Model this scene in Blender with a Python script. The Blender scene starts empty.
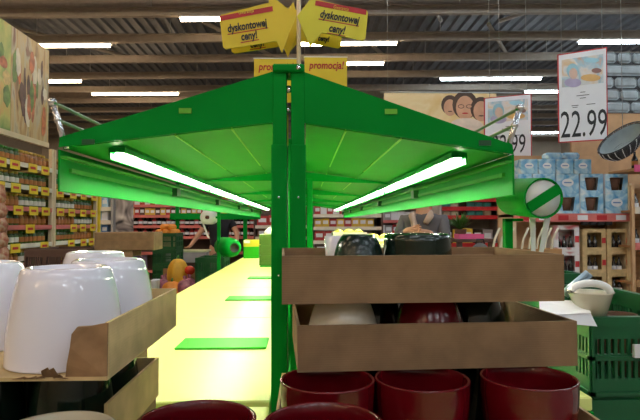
import bpy, math, random
from mathutils import Matrix, Vector, Euler
R = math.radians
random.seed(7)
S = bpy.context.scene
COL = S.collection

# ------------------------------------------------------------------ camera
EYE = 1.40
F = 540.0
cam = bpy.data.cameras.new('camera')
cam.sensor_fit = 'HORIZONTAL'; cam.sensor_width = 36.0
cam.lens = F / 640.0 * 36.0
cam.clip_start = 0.02; cam.clip_end = 200
camo = bpy.data.objects.new('camera', cam); COL.objects.link(camo)
CM = Matrix.Rotation(R(-1.6), 4, 'Z') @ Matrix.Rotation(R(90 + 1.4), 4, 'X') @ Matrix.Rotation(R(-0.1), 4, 'Z')
CM = Matrix.Translation((0, 0, EYE)) @ CM
camo.matrix_world = CM
S.camera = camo

def pix(x, y, Y):
    """world point seen at pixel x, y at distance Y along the aisle"""
    d = CM.to_3x3() @ Vector(((x - 320) / F, (210 - y) / F, -1))
    return Vector((0, 0, EYE)) + d * (Y / d.y)

# ------------------------------------------------------------------ world / exposure
w = bpy.data.worlds.new('world'); S.world = w; w.use_nodes = True
w.node_tree.nodes['Background'].inputs[0].default_value = (0.9, 0.95, 1, 1)
w.node_tree.nodes['Background'].inputs[1].default_value = 0.05
S.view_settings.view_transform = 'Standard'
S.view_settings.look = 'None'
S.view_settings.exposure = 0.15
S.view_settings.gamma = 1.0
S.view_settings.use_curve_mapping = False
CEIL_LAMP = 36.0      # strength of the ceiling luminaires
CANOPY_LAMP = 110.0    # strength of the canopy tubes

# ------------------------------------------------------------------ materials
MATS = {}
def nodes(name):
    m = bpy.data.materials.new(name); m.use_nodes = True
    nt = m.node_tree
    return m, nt, nt.nodes['Principled BSDF']

def mat(name, col, rough=0.5, metal=0.0, var=0.12, scale=8.0, bump=0.0, bscale=60.0, coat=0.0, stretch=(1, 1, 1), trans=0.0, spec=0.5):
    """procedural paint: base colour with noise variation and optional fine relief"""
    if name in MATS: return MATS[name]
    m, nt, b = nodes(name)
    tc = nt.nodes.new('ShaderNodeTexCoord')
    mp = nt.nodes.new('ShaderNodeMapping'); mp.inputs['Scale'].default_value = stretch
    nt.links.new(tc.outputs['Object'], mp.inputs[0])
    n = nt.nodes.new('ShaderNodeTexNoise'); n.inputs['Scale'].default_value = scale; n.inputs['Detail'].default_value = 4
    nt.links.new(mp.outputs[0], n.inputs['Vector'])
    r = nt.nodes.new('ShaderNodeValToRGB')
    c = Vector(col)
    r.color_ramp.elements[0].position = 0.3; r.color_ramp.elements[1].position = 0.7
    r.color_ramp.elements[0].color = (*(c * (1 - var)), 1)
    r.color_ramp.elements[1].color = (*[min(1, v) for v in c * (1 + var)], 1)
    nt.links.new(n.outputs[0], r.inputs[0]); nt.links.new(r.outputs[0], b.inputs['Base Color'])
    b.inputs['Roughness'].default_value = rough; b.inputs['Metallic'].default_value = metal
    b.inputs['Coat Weight'].default_value = coat; b.inputs['Transmission Weight'].default_value = trans
    b.inputs['Specular IOR Level'].default_value = spec
    if bump:
        n2 = nt.nodes.new('ShaderNodeTexNoise'); n2.inputs['Scale'].default_value = bscale
        nt.links.new(mp.outputs[0], n2.inputs['Vector'])
        bp = nt.nodes.new('ShaderNodeBump'); bp.inputs['Strength'].default_value = bump; bp.inputs['Distance'].default_value = 0.002
        nt.links.new(n2.outputs[0], bp.inputs['Height']); nt.links.new(bp.outputs[0], b.inputs['Normal'])
    MATS[name] = m
    return m

def emit(name, col, strength):
    m, nt, b = nodes(name)
    b.inputs['Base Color'].default_value = (*col, 1)
    b.inputs['Emission Color'].default_value = (*col, 1)
    b.inputs['Emission Strength'].default_value = strength
    MATS[name] = m
    return m

def cardboard(name, col):
    m, nt, b = nodes(name)
    tc = nt.nodes.new('ShaderNodeTexCoord')
    wv = nt.nodes.new('ShaderNodeTexWave'); wv.bands_direction = 'Z'; wv.inputs['Scale'].default_value = 95
    wv.inputs['Distortion'].default_value = 0.6; wv.inputs['Detail'].default_value = 1
    n = nt.nodes.new('ShaderNodeTexNoise'); n.inputs['Scale'].default_value = 22; n.inputs['Detail'].default_value = 6
    nt.links.new(tc.outputs['Object'], wv.inputs['Vector']); nt.links.new(tc.outputs['Object'], n.inputs['Vector'])
    mx = nt.nodes.new('ShaderNodeMath'); mx.operation = 'MULTIPLY_ADD'; mx.inputs[1].default_value = 0.04
    nt.links.new(wv.outputs['Fac'], mx.inputs[0]); nt.links.new(n.outputs[0], mx.inputs[2])
    r = nt.nodes.new('ShaderNodeValToRGB')
    c = Vector(col)
    r.color_ramp.elements[0].position = 0.35; r.color_ramp.elements[1].position = 0.85
    r.color_ramp.elements[0].color = (*(c * 0.78), 1); r.color_ramp.elements[1].color = (*(c * 1.2), 1)
    nt.links.new(mx.outputs[0], r.inputs[0]); nt.links.new(r.outputs[0], b.inputs['Base Color'])
    bp = nt.nodes.new('ShaderNodeBump'); bp.inputs['Strength'].default_value = 0.12; bp.inputs['Distance'].default_value = 0.001
    nt.links.new(wv.outputs['Fac'], bp.inputs['Height']); nt.links.new(bp.outputs[0], b.inputs['Normal'])
    b.inputs['Roughness'].default_value = 0.85
    MATS[name] = m
    return m

def printed(name, cols, scale=4.0, stretch=(1, 1, 1), rough=0.35, detail=3.0, distort=1.0):
    """a photographic print: several colours blended by noise"""
    m, nt, b = nodes(name)
    tc = nt.nodes.new('ShaderNodeTexCoord')
    mp = nt.nodes.new('ShaderNodeMapping'); mp.inputs['Scale'].default_value = stretch
    nt.links.new(tc.outputs['Object'], mp.inputs[0])
    n = nt.nodes.new('ShaderNodeTexNoise'); n.inputs['Scale'].default_value = scale
    n.inputs['Detail'].default_value = detail; n.inputs['Distortion'].default_value = distort
    nt.links.new(mp.outputs[0], n.inputs['Vector'])
    r = nt.nodes.new('ShaderNodeValToRGB')
    e = r.color_ramp.elements
    k = len(cols)
    while len(e) < k: e.new(0.5)
    for i, c in enumerate(cols):
        e[i].position = 0.3 + 0.4 * i / (k - 1); e[i].color = (*c, 1)
    nt.links.new(n.outputs[0], r.inputs[0]); nt.links.new(r.outputs[0], b.inputs['Base Color'])
    b.inputs['Roughness'].default_value = rough
    MATS[name] = m
    return m

GREEN = mat('green_paint', (0.002, 0.25, 0.026), 0.5, var=0.06, scale=5, spec=0.05)
GREEN_D = mat('dark_green_plastic', (0.006, 0.085, 0.022), 0.4, var=0.15)
GREEN_C = mat('crate_green', (0.004, 0.10, 0.030), 0.38, var=0.1)
GREEN_L = mat('lime_green', (0.03, 0.40, 0.015), 0.45, spec=0.15)
OLIVE = mat('olive_green', (0.09, 0.2, 0.02), 0.5)
COUNTER = mat('counter_laminate', (0.76, 0.80, 0.27), 0.35, var=0.03)
SEAM = mat('seam_edge', (0.16, 0.48, 0.05), 0.5, spec=0.15)
EDGE = mat('pale_green_edge', (0.04, 0.30, 0.03), 0.5, spec=0.15)
CARD = cardboard('cardboard', (0.27, 0.165, 0.085))
CARD_L = cardboard('cardboard_light', (0.62, 0.45, 0.22))
CARD_T = mat('cardboard_torn', (0.30, 0.17, 0.08), 0.9, var=0.3, scale=30)
WHITE_G = mat('white_glaze', (0.84, 0.83, 0.93), 0.06, var=0.02, coat=0.6)
RED_G = mat('red_glaze', (0.11, 0.002, 0.006), 0.16, var=0.12, coat=0.15, spec=0.35)
BLACK_G = mat('black_green_glaze', (0.004, 0.016, 0.010), 0.13, var=0.2, coat=0.2)
CREAM = mat('cream_glaze', (0.72, 0.66, 0.52), 0.2, var=0.04, coat=0.4)
CHROME = mat('chrome', (0.75, 0.77, 0.8), 0.18, 1.0, var=0.05)
STEEL = mat('galvanised_steel', (0.45, 0.46, 0.47), 0.42, 0.9, var=0.1)
YEL = mat('yellow_board', (0.78, 0.56, 0.02), 0.5, var=0.06)
YEL2 = mat('yellow_lime_board', (0.72, 0.64, 0.03), 0.5, var=0.06)
REDP = mat('red_print', (0.5, 0.015, 0.02), 0.5)
BLK = mat('black_print', (0.01, 0.01, 0.012), 0.5)
BLKF = mat('black_fabric', (0.012, 0.013, 0.02), 0.9, bump=0.3, bscale=200)
WHT = mat('white_plastic', (0.8, 0.8, 0.8), 0.4, var=0.03)
PAPER = mat('white_paper', (0.78, 0.78, 0.82), 0.7, var=0.03)
SKIN = mat('skin', (0.55, 0.28, 0.17), 0.5, var=0.08)
BEAM_M = mat('painted_steel_beam', (0.36, 0.31, 0.26), 0.55, var=0.1)
DECK = mat('roof_deck', (0.15, 0.16, 0.19), 0.55, 0.2, var=0.15, scale=3)
FLOOR_M = mat('floor_tile', (0.42, 0.38, 0.33), 0.25, var=0.12, scale=3)
WALL_M = mat('wall_paint', (0.45, 0.38, 0.30), 0.8, var=0.06, scale=2)
WOOD = mat('wood_board', (0.42, 0.22, 0.09), 0.55, var=0.25, stretch=(1, 1, 6))
TAN = mat('tan_board', (0.55, 0.33, 0.17), 0.6, var=0.12)
CREAM_P = mat('cream_steel', (0.70, 0.55, 0.35), 0.5, var=0.06)
BROWN = mat('brown_clay', (0.12, 0.05, 0.025), 0.7, var=0.25)
ORANGE = mat('orange_peel', (0.80, 0.28, 0.03), 0.45, var=0.15, bump=0.4, bscale=300)
PUMP = mat('pumpkin_skin', (0.75, 0.40, 0.03), 0.5, var=0.2)
ONION = mat('purple_net', (0.30, 0.09, 0.14), 0.5, var=0.4, scale=40)
TOMATO = mat('tomato_skin', (0.65, 0.05, 0.02), 0.25)
LEAF = mat('leaf_green', (0.06, 0.22, 0.03), 0.5, var=0.4)
LEMON = mat('lemon_skin', (0.85, 0.75, 0.08), 0.45, var=0.1)
PURPLE = mat('purple_card', (0.10, 0.04, 0.14), 0.6)
PINK = mat('pink_card', (0.75, 0.10, 0.28), 0.5)
TEAL = mat('teal_pack', (0.05, 0.38, 0.40), 0.4)
GREYF = mat('grey_fleece', (0.13, 0.12, 0.13), 0.95, bump=0.3, bscale=150)
TROUS = mat('grey_trousers', (0.11, 0.09, 0.08), 0.9)
HAIR = mat('dark_hair', (0.03, 0.018, 0.01), 0.6)
STONE = mat('grey_stone', (0.36, 0.42, 0.46), 0.8, var=0.22, scale=10, bump=0.5, bscale=20)
MORTAR = mat('dark_mortar', (0.09, 0.10, 0.11), 0.9)
BLUEP = printed('blue_white_pack', [(0.08, 0.32, 0.62), (0.38, 0.62, 0.78), (0.78, 0.82, 0.84)], 9, detail=2)
BLUEG = mat('silver_blue', (0.40, 0.52, 0.62), 0.3, 0.5)
BOTTLE = mat('dark_bottle_glass', (0.012, 0.010, 0.010), 0.08, var=0.2, coat=0.5)
JAR_G = mat('jar_green', (0.05, 0.085, 0.015), 0.2, var=0.5, scale=40)
JAR_O = mat('jar_amber', (0.26, 0.10, 0.015), 0.2, var=0.4, scale=40)
LID_G = mat('lid_green', (0.05, 0.2, 0.03), 0.35)
LID_Y = mat('lid_gold', (0.55, 0.35, 0.05), 0.35)
LAB_O = mat('label_orange', (0.42, 0.14, 0.025), 0.6)
PRAIL = mat('pink_price_rail', (0.62, 0.16, 0.14), 0.45)
WRAIL = mat('pale_price_rail', (0.72, 0.66, 0.55), 0.45)
FOIL = printed('red_foil_bag', [(0.30, 0.03, 0.03), (0.5, 0.22, 0.12), (0.65, 0.5, 0.35)], 14, rough=0.25)
CANOPY_TUBE = emit('canopy_tube_glow', (1.0, 0.90, 0.72), CANOPY_LAMP)
WARM = emit('warm_tube_glow', (1.0, 0.74, 0.46), CEIL_LAMP)
NEUT = emit('neutral_tube_glow', (0.94, 0.95, 1.0), CEIL_LAMP)
COOL = emit('cool_tube_glow', (0.80, 0.93, 1.0), CEIL_LAMP)

# ------------------------------------------------------------------ mesh helpers
class MB:
    def __init__(s): s.v = []; s.f = []; s.sm = []; s.mi = []
    def add(s, verts, faces, smooth=False, M=None, mi=0):
        o = len(s.v)
        s.v += [tuple(M @ Vector(p)) if M else tuple(p) for p in verts]
        s.f += [tuple(i + o for i in f) for f in faces]
        s.sm += [smooth] * len(faces); s.mi += [mi] * len(faces)
        return s
    def box(s, x0, x1, y0, y1, z0, z1, M=None, mi=0):
        v = [(x, y, z) for z in (z0, z1) for y in (y0, y1) for x in (x0, x1)]
        f = [(0, 2, 3, 1), (4, 5, 7, 6), (0, 1, 5, 4), (2, 6, 7, 3), (0, 4, 6, 2), (1, 3, 7, 5)]
        return s.add(v, f, False, M, mi)
    def bbox(s, x0, x1, y0, y1, z0, z1, b=0.005, M=None, mi=0):
        """box with chamfered edges"""
        vs = []; idx = {}
        for k, z in enumerate((z0, z1)):
            for j, y in enumerate((y0, y1)):
                for i, x in enumerate((x0, x1)):
                    sx, sy, sz = (1, -1)[i], (1, -1)[j], (1, -1)[k]
                    for a in range(3):
                        p = [x + sx * b, y + sy * b, z + sz * b]; p[a] = (x, y, z)[a]
                        idx[(i, j, k, a)] = len(vs); vs.append(tuple(p))
        fs = []
        for a in range(3):
            o1, o2 = [(1, 2), (2, 0), (0, 1)][a]
            for sgn in (0, 1):
                q = []
                for (u, v_) in ((0, 0), (1, 0), (1, 1), (0, 1)):
                    c = [0, 0, 0]; c[a] = sgn; c[o1] = u; c[o2] = v_
                    q.append(idx[(*c, a)])
                fs.append(tuple(q) if sgn else tuple(reversed(q)))
        for a in range(3):      # edges parallel to axis a
            o1, o2 = [(1, 2), (2, 0), (0, 1)][a]
            for u in (0, 1):
                for v_ in (0, 1):
                    c0 = [0, 0, 0]; c1 = [0, 0, 0]; c1[a] = 1
                    c0[o1] = c1[o1] = u; c0[o2] = c1[o2] = v_
                    q = (idx[(*c0, o1)], idx[(*c1, o1)], idx[(*c1, o2)], idx[(*c0, o2)])
                    fs.append(q if (u == v_) == False else tuple(reversed(q)))
        for i in (0, 1):
            for j in (0, 1):
                for k in (0, 1):
                    t = tuple(idx[(i, j, k, a)] for a in range(3))
                    fs.append(t if (i + j + k) % 2 else tuple(reversed(t)))
        return s.add(vs, fs, False, M, mi)
    def prism(s, poly, t0, t1, axis='Y', M=None, mi=0):
        """polygon in the plane across `axis`, extruded from t0 to t1"""
        def P(a, b, t):
            return {'Y': (a, t, b), 'X': (t, a, b), 'Z': (a, b, t)}[axis]
        n = len(poly)
        v = [P(a, b, t0) for a, b in poly] + [P(a, b, t1) for a, b in poly]
        f = [tuple(range(n)), tuple(range(2 * n - 1, n - 1, -1))]
        f += [(i, i + n, (i + 1) % n + n, (i + 1) % n) for i in range(n)]
        return s.add(v, f, False, M, mi)
    def lathe(s, prof, n=32, M=None, smooth=True, mi=0):
        v = []; f = []
        for r, z in prof:
            for i in range(n):
                a = 2 * math.pi * i / n
                v.append((r * math.cos(a), r * math.sin(a), z))
        for j in range(len(prof) - 1):
            for i in range(n):
                i2 = (i + 1) % n
                f.append((j * n + i, j * n + i2, (j + 1) * n + i2, (j + 1) * n + i))
        return s.add(v, f, smooth, M, mi)
    def tube(s, pts, r, n=10, mi=0, cap=True):
        pts = [Vector(p) for p in pts]
        rs = r if isinstance(r, (list, tuple)) else [r] * len(pts)
        v = []; f = []
        for k, p in enumerate(pts):
            d = (pts[min(k + 1, len(pts) - 1)] - pts[max(k - 1, 0)]).normalized()
            up = Vector((0, 0, 1)) if abs(d.z) < 0.9 else Vector((1, 0, 0))
            a = d.cross(up).normalized(); b = a.cross(d)
            for i in range(n):
                t = 2 * math.pi * i / n
                v.append(p + (a * math.cos(t) + b * math.sin(t)) * rs[k])
        for k in range(len(pts) - 1):
            for i in range(n):
                i2 = (i + 1) % n
                f.append((k * n + i, k * n + i2, (k + 1) * n + i2, (k + 1) * n + i))
        if cap:
            f.append(tuple(range(n))[::-1]); f.append(tuple(range((len(pts) - 1) * n, len(pts) * n)))
        return s.add(v, f, True, None, mi)
    def ball(s, c, rx, ry=None, rz=None, n=14, m=9, jit=0.0, mi=0):
        ry = ry or rx; rz = rz or rx
        prof = []
        v = []; f = []
        for j in range(m + 1):
            t = math.pi * j / m
            for i in range(n):
                a = 2 * math.pi * i / n
                q = 1 + (random.uniform(-jit, jit) if 0 < j < m else 0)
                v.append((c[0] + rx * q * math.sin(t) * math.cos(a), c[1] + ry * q * math.sin(t) * math.sin(a), c[2] - rz * math.cos(t)))
        for j in range(m):
            for i in range(n):
                i2 = (i + 1) % n
                f.append((j * n + i, j * n + i2, (j + 1) * n + i2, (j + 1) * n + i))
        return s.add(v, f, True, None, mi)
    def mesh(s, name, mats):
        me = bpy.data.meshes.new(name)
        me.from_pydata(s.v, [], s.f)
        for m in (mats if isinstance(mats, (list, tuple)) else [mats]): me.materials.append(m)
        me.polygons.foreach_set('use_smooth', s.sm); me.polygons.foreach_set('material_index', s.mi)
        me.update()
        return me
    def build(s, name, mats, parent=None, loc=None, rz=0):
        return link(name, s.mesh(name, mats), parent, loc, rz)

def link(name, me, parent=None, loc=None, rz=0):
    o = bpy.data.objects.new(name, me); COL.objects.link(o)
    if parent: o.parent = parent
    if loc is not None: o.location = loc
    if rz: o.rotation_euler = (0, 0, rz)
    return o
def empty(name, loc=(0, 0, 0), rz=0, label=None, cat=None, group=None):
    o = bpy.data.objects.new(name, None); COL.objects.link(o)
    o.empty_display_size = 0.05
    o.location = loc; o.rotation_euler = (0, 0, rz)
    if label: tag(o, label, cat, group)
    return o
def tag(o, label, cat, group=None):
    o['label'] = label; o['category'] = cat
    if group: o['group'] = group
    return o
def struct(o):
    o['kind'] = 'structure'; return o
def copy_tree(o, parent=None, loc=None, rz=None, label=None):
    c = o.copy(); COL.objects.link(c); c.parent = parent
    if loc is not None: c.location = loc
    if rz is not None: c.rotation_euler = (c.rotation_euler[0], c.rotation_euler[1], rz)
    if label: c['label'] = label
    for ch in list(o.children): copy_tree(ch, c)
    return c

def text_mesh(s, size, m, extrude=0.0006, shear=0.0, bold=0.0, sx=1.0, align='CENTER'):
    cu = bpy.data.curves.new('lettering', 'FONT')
    cu.body = s; cu.size = size; cu.extrude = extrude; cu.shear = shear; cu.offset = bold
    cu.align_x = align; cu.align_y = 'CENTER'; cu.resolution_u = 3
    o = bpy.data.objects.new('lettering', cu); COL.objects.link(o)
    dg = bpy.context.evaluated_depsgraph_get(); dg.update()
    me = bpy.data.meshes.new_from_object(o.evaluated_get(dg))
    COL.objects.unlink(o); bpy.data.objects.remove(o)
    me.transform(Matrix.Diagonal((sx, 1, 1, 1)))
    me.materials.clear(); me.materials.append(m)
    return me
def put_text(s, size, m, parent, x, y, z, rot=0.0, name='lettering', **k):
    """upright lettering facing -Y, tilted by rot in the XZ plane, local to parent"""
    o = link(name, text_mesh(s, size, m, **k), parent)
    o.matrix_local = Matrix.Translation((x, y, z)) @ Matrix.Rotation(-rot, 4, 'Y') @ Matrix.Rotation(R(90), 4, 'X')
    return o

def skin_mesh(name, joints, edges, rad, mats, root=0, sub=2):
    me = bpy.data.meshes.new(name)
    me.from_pydata([Vector(j) for j in joints], edges, [])
    o = bpy.data.objects.new(name, me); COL.objects.link(o)
    o.modifiers.new('skin', 'SKIN')
    for i, sv in enumerate(me.skin_vertices[0].data):
        r = rad[i]; sv.radius = r if isinstance(r, tuple) else (r, r)
        sv.use_root = (i == root)
    sb = o.modifiers.new('sub', 'SUBSURF'); sb.levels = sub; sb.render_levels = sub
    dg = bpy.context.evaluated_depsgraph_get(); dg.update()
    out = bpy.data.meshes.new_from_object(o.evaluated_get(dg))
    COL.objects.unlink(o); bpy.data.objects.remove(o)
    out.name = name
    out.materials.clear()
    out.materials.append(mats)
    for p in out.polygons: p.use_smooth = True
    return out

# ------------------------------------------------------------------ shell of the hall
X0, X1, Y0, Y1, ZC = -13.0, 13.0, -9.0, 27.0, 6.25
struct(MB().box(X0, X1, Y0, Y1, -0.1, 0).build('floor', FLOOR_M))
struct(MB().box(X0, X1, Y1, Y1 + 0.1, 0, ZC + 0.3).build('wall_back', WALL_M))
struct(MB().box(X0, X1, Y0 - 0.1, Y0, 0, ZC + 0.3).build('wall_front', WALL_M))
struct(MB().box(X0 - 0.1, X0, Y0, Y1, 0, ZC + 0.3).build('wall_left', WALL_M))
struct(MB().box(X1, X1 + 0.1, Y0, Y1, 0, ZC + 0.3).build('wall_right', WALL_M))
# trapezoid sheet roof, ribs running away from the camera
mb = MB(); prof = []; per = 0.26; x = X0
while x < X1 - per:
    prof += [(x, ZC), (x + per * .38, ZC), (x + per * .5, ZC + .06), (x + per * .88, ZC + .06)]
    x += per
prof.append((X1, ZC))
n = len(prof)
mb.add([(a, Y0, b) for a, b in prof] + [(a, Y1, b) for a, b in prof], [(i, i + 1, i + 1 + n, i + n) for i in range(n - 1)])
mb.box(X0, X1, Y0, Y1, ZC + .14, ZC + .2)
ceiling = struct(mb.build('ceiling', DECK))
LROWS = [-7.6, -4.6, -1.6, 1.4, 4.4, 7.4] + [8.9 + 1.5 * k for k in range(12)]
ZT = EYE + 4.0; CYAW = R(-2.5)      # the lamp rows run slightly askew to the gondola
bm = MB().box(X0 + .03, X1 - .03, -.055, .055, 0, .10).box(X0, X1, -.03, .03, .10, .16).box(X0, X1, -.075, .075, .16, .175).mesh('lamp_track', BEAM_M)
for Y in LROWS:
    o = link('lamp_track', bm, ceiling, (0, Y, ZT + .035), CYAW)
rod = MB()
for xx in range(-12, 13, 3): rod.tube([(xx, 0, .2), (xx, 0, ZC - ZT)], .008, 6)
rodm = rod.mesh('hanger_rods', STEEL)
for Y in LROWS: link('hanger_rods', rodm, ceiling, (0, Y, ZT), CYAW)
# main roof girders across the hall and purlin bracing
gm = MB().box(X0, X1, -.10, .10, -.02, 0).box(X0, X1, -.012, .012, 0, .38).box(X0, X1, -.10, .10, .38, .40).mesh('roof_girder', BEAM_M)
for Y in (-5.8, 2.6, 11.0, 19.4): link('roof_girder', gm, ceiling, (0, Y, ZC - .42), CYAW)
for k, (xa, ya, xb, yb) in enumerate([(-11, 9.9, -7, 12.5), (-5.8, 9.9, -3.5, 12.5), (-3.2, 9.9, -1.8, 12.5), (2.0, 9.9, 3.2, 12.5), (4.6, 12.5, 6.6, 9.9), (-7.5, 12.7, -5, 15.5), (-2.4, 12.7, -.8, 15.5), (1.0, 12.7, 2.4, 15.5), (4.4, 12.7, 6.0, 15.5)]):
    MB().tube([(xa, ya, ZC - .09), (xb, yb, ZC - .09)], .05, 8).build('roof_brace', BEAM_M, ceiling)

# ------------------------------------------------------------------ ceiling luminaires
def lamp_mesh(L, glow):
    h = MB().prism([(-.07, 0), (.07, 0), (.055, .034), (-.055, .034)], -L / 2, L / 2, 'X').mesh('lamp_housing', WHT)
    t = MB().tube([(-L / 2 + .03, 0, -.025), (L / 2 - .03, 0, -.025)], .040, 8).mesh('lamp_tube', glow)
    return h, t
def ceiling_lamp(xc, Y, L, glow, label, group=None):
    e = empty('ceiling_lamp', (xc, Y + xc * math.tan(CYAW), ZT), CYAW, label, 'lamp', group)
    h, t = lamp_mesh(L, glow)
    link('lamp_housing', h, e); link('lamp_tube', t, e)
def lamp_px(xa, xb, Y, glow, label):
    a = pix(xa, 50, Y).x; b = pix(xb, 50, Y).x
    ceiling_lamp((a + b) / 2, Y, b - a, glow, label)
lamp_px(178, 262, 10.4, WARM, 'bright ceiling tube lamp ending behind the left yellow arrow sign')
lamp_px(25, 108, 11.9, WARM, 'long ceiling tube lamp just right of the vegetable photo banner')
lamp_px(300, 397, 11.9, WARM, 'bright ceiling tube lamp passing behind the right yellow arrow sign')
lamp_px(572, 668, 11.9, COOL, 'cool white ceiling tube lamp at the right edge above the 22.99 sign')
lamp_px(345, 384, 13.4, WARM, 'short ceiling tube lamp level with the promocja sign')
lamp_px(38, 78, 14.9, WARM, 'short warm ceiling tube lamp below the longest one beside the vegetable banner')
lamp_px(438, 537, 14.9, COOL, 'cool ceiling tube lamp above the banner with three faces')
lamp_px(88, 178, 16.4, WARM, 'warm ceiling tube lamp just above the left half of the green canopy')
lamp_px(520, 562, 16.4, COOL, 'cool ceiling tube lamp upper of two left of the 22.99 sign')
lamp_px(520, 562, 23.9, COOL, 'cool ceiling tube lamp lower of two left of the 22.99 sign')
for i, Y in enumerate(LROWS):
    if Y < 8:
        for xx in (-8, -4, 0, 4, 8):
            xo = xx + (1 if i % 2 else -1)
            ceiling_lamp(xo, Y, 2.4, WARM if xo < -2.5 else NEUT if xo < 3 else COOL, 'ceiling tube lamp overhead, outside the picture', 'lamps over the near aisles')
    else:
        for xx in ((-10.6, 10.6) if Y < 16 else ()):
            ceiling_lamp(xx, Y, 2.4, WARM if xx < 1.5 else COOL, 'ceiling tube lamp far to the side, outside the picture', 'lamps over the side aisles')

# ------------------------------------------------------------------ green gondola with canopy
GX = -.0314; PD = 1.06; BAY = .93; NB = 5; CT = 1.055; GE = PD + NB * BAY
g = empty('promotion_gondola', (GX, PD, 0), 0, 'long green double-sided shelf stand with a lit roof-shaped canopy and pale counter', 'shelf stand')
def gz(h): return EYE + h
TIP = .440
ftop = lambda d, s=1: .306 - (.306 - .160) * d / TIP - s * .006 * d / TIP
fbot = lambda d, s=1: .200 - (.200 - .141) * d / TIP - s * .006 * d / TIP
# uprights
for k in range(NB + 1):
    y = k * BAY
    for s in (-1, 1):
        m = MB().bbox(min(s * .003, s * .0335), max(s * .003, s * .0335), y - .02, y + .045, .12, gz(.152), .0015)
        m.bbox(min(s * .0045, s * .031), max(s * .0045, s * .031), y - .015, y + .04, gz(.150), gz(.300), .0015)
        u = m.build('upright', GREEN, g)
        mm = MB()
        for zz in (gz(.05), gz(-.10)):
            mm.lathe([(0, 0), (.0022, 0), (.0022, .001), (0, .001)], 8, Matrix.Translation((s * .019, y - .0203, zz)) @ Matrix.Rotation(R(90), 4, 'X'))
        for q in range(7):
            mm.box(s * .031 - .001, s * .031 + .001, y, y + .006, gz(.17 + q * .018), gz(.178 + q * .018))
        mm.build('slot', CHROME if k == 0 else BLK, u)['kind'] = 'stuff'
    cp = MB().bbox(-.031, .031, y - .022, y + .045, gz(.293), gz(.309), .003).build('post_cap', GREEN, g)
    MB().lathe([(0, .004), (.003, .004), (.005, .001), (.005, 0)], 12, Matrix.Translation((.019, y - .022, gz(.301))) @ Matrix.Rotation(R(90), 4, 'X')).build('bolt', CHROME, cp)
    if k == 0:
        MB().lathe([(0, .006), (.007, .006), (.007, 0)], 12, Matrix.Translation((.0, y - .005, gz(.262))) @ Matrix.Rotation(R(90), 4, 'X')).build('bolt', CHROME, cp)
        MB().lathe([(0, .006), (.005, .006), (.005, 0)], 12, Matrix.Translation((-.001, y - .005, gz(.222))) @ Matrix.Rotation(R(90), 4, 'X')).build('bolt', CHROME, cp)
        MB().box(-.0035, -.0015, y + .01, y + .016, gz(.155), gz(.215)).build('inner_bracket', YEL2, cp)
# plinth, back panels and counter boards
MB().box(-.45, .45, -.65, NB * BAY, 0, .12).build('plinth', GREEN_D, g)
def yb(k): return (k * BAY + .001, (k + 1) * BAY - .001)
bays = [(-.68, -.03)] + [yb(k) for k in range(NB)]
for k, (a, b) in enumerate(bays):
    for s in (-1, 1):
        x0, x1 = sorted((s * .036, s * (.46 if k == 0 and s > 0 else .60)))
        MB().bbox(x0, x1, a, b, CT - .028, CT, .003).build('counter_board', COUNTER, g)
        x0, x1 = sorted((s * (.455 if k == 0 and s > 0 else .595), s * (.462 if k == 0 and s > 0 else .602)))
        MB().box(x0, x1, a, b, CT - .06, CT - .03).build('counter_edge', GREEN, g)
        x0, x1 = sorted((s * .02, s * .42))
        MB().box(x0, x1, a + .01, b - .01, .40, .42).build('lower_shelf', COUNTER, g)
    MB().box(-.008, .008, a + .05, b, .12, CT - .005).build('back_panel', GREEN, g)
    if k:
        for s in (-1, 1):
            yc = (a + b) / 2 + .03
            x0, x1 = sorted((s * .075, s * .325))
            MB().bbox(x0, x1, yc - .065, yc + .065, CT + .0005, CT + .006, .002).build('shelf_insert', GREEN_L, g)
MB().bbox(.038, .060, BAY - .01, BAY + .04, CT, gz(.165), .002).build('rear_column', GREEN, g)
# canopy: end plates, ribs, roof panels, valances
def endplate(y0, y1, drop=0.0):
    for s in (-1, 1):
        poly = [(s * .030, gz(ftop(.03, s))), (s * TIP, gz(ftop(TIP, s))), (s * (TIP + .002), gz(fbot(TIP, s))), (s * .030, gz(fbot(.03, s) + drop))]
        MB().prism(poly, y0, y1).build('canopy_end_plate', GREEN, g)
endplate(-.012, -.008)
endplate(NB * BAY + .008, NB * BAY + .012)
for s in (-1, 1):      # punched tabs on the front plate
    for (d, h) in ((.20, .213), (.385, .152)):
        MB().box(s * d - .012, s * d + .012, -.014, -.012, gz(h), gz(h + .010)).build('punched_tab', SEAM if d < .3 else GREEN_D, g)
for k in range(1, NB):
    for s in (-1, 1):
        y = k * BAY
        poly = [(s * .030, gz(fbot(.03, s) - .006)), (s * .030, gz(fbot(.03, s) - .040)), (s * .30, gz(fbot(.30, s) - .010)), (s * TIP, gz(fbot(TIP, s) - .004)), (s * TIP, gz(fbot(TIP, s) + .0))]
        MB().prism(poly, y - .008, y + .008).build('canopy_rib', GREEN, g)
cuts = [.032, .112, .222, .335, TIP]
for k in range(NB):
    a, b = yb(k)
    for s in (-1, 1):
        for q in range(4):
            d0, d1 = cuts[q] + .001, cuts[q + 1] - .001
            poly = [(s * d0, gz(fbot(d0, s))), (s * d1, gz(fbot(d1, s))), (s * d1, gz(fbot(d1, s) + .008)), (s * d0, gz(fbot(d0, s) + .008))]
            MB().prism(poly, a, b).build('roof_panel', GREEN, g)
        for q in (1, 2):
            d = cuts[q]
            MB().box(s * d - .0016, s * d + .0016, a, b - .25, gz(fbot(d, s) - .0022), gz(fbot(d, s) + .004)).build('panel_seam', SEAM, g)
L = NB * BAY
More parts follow.
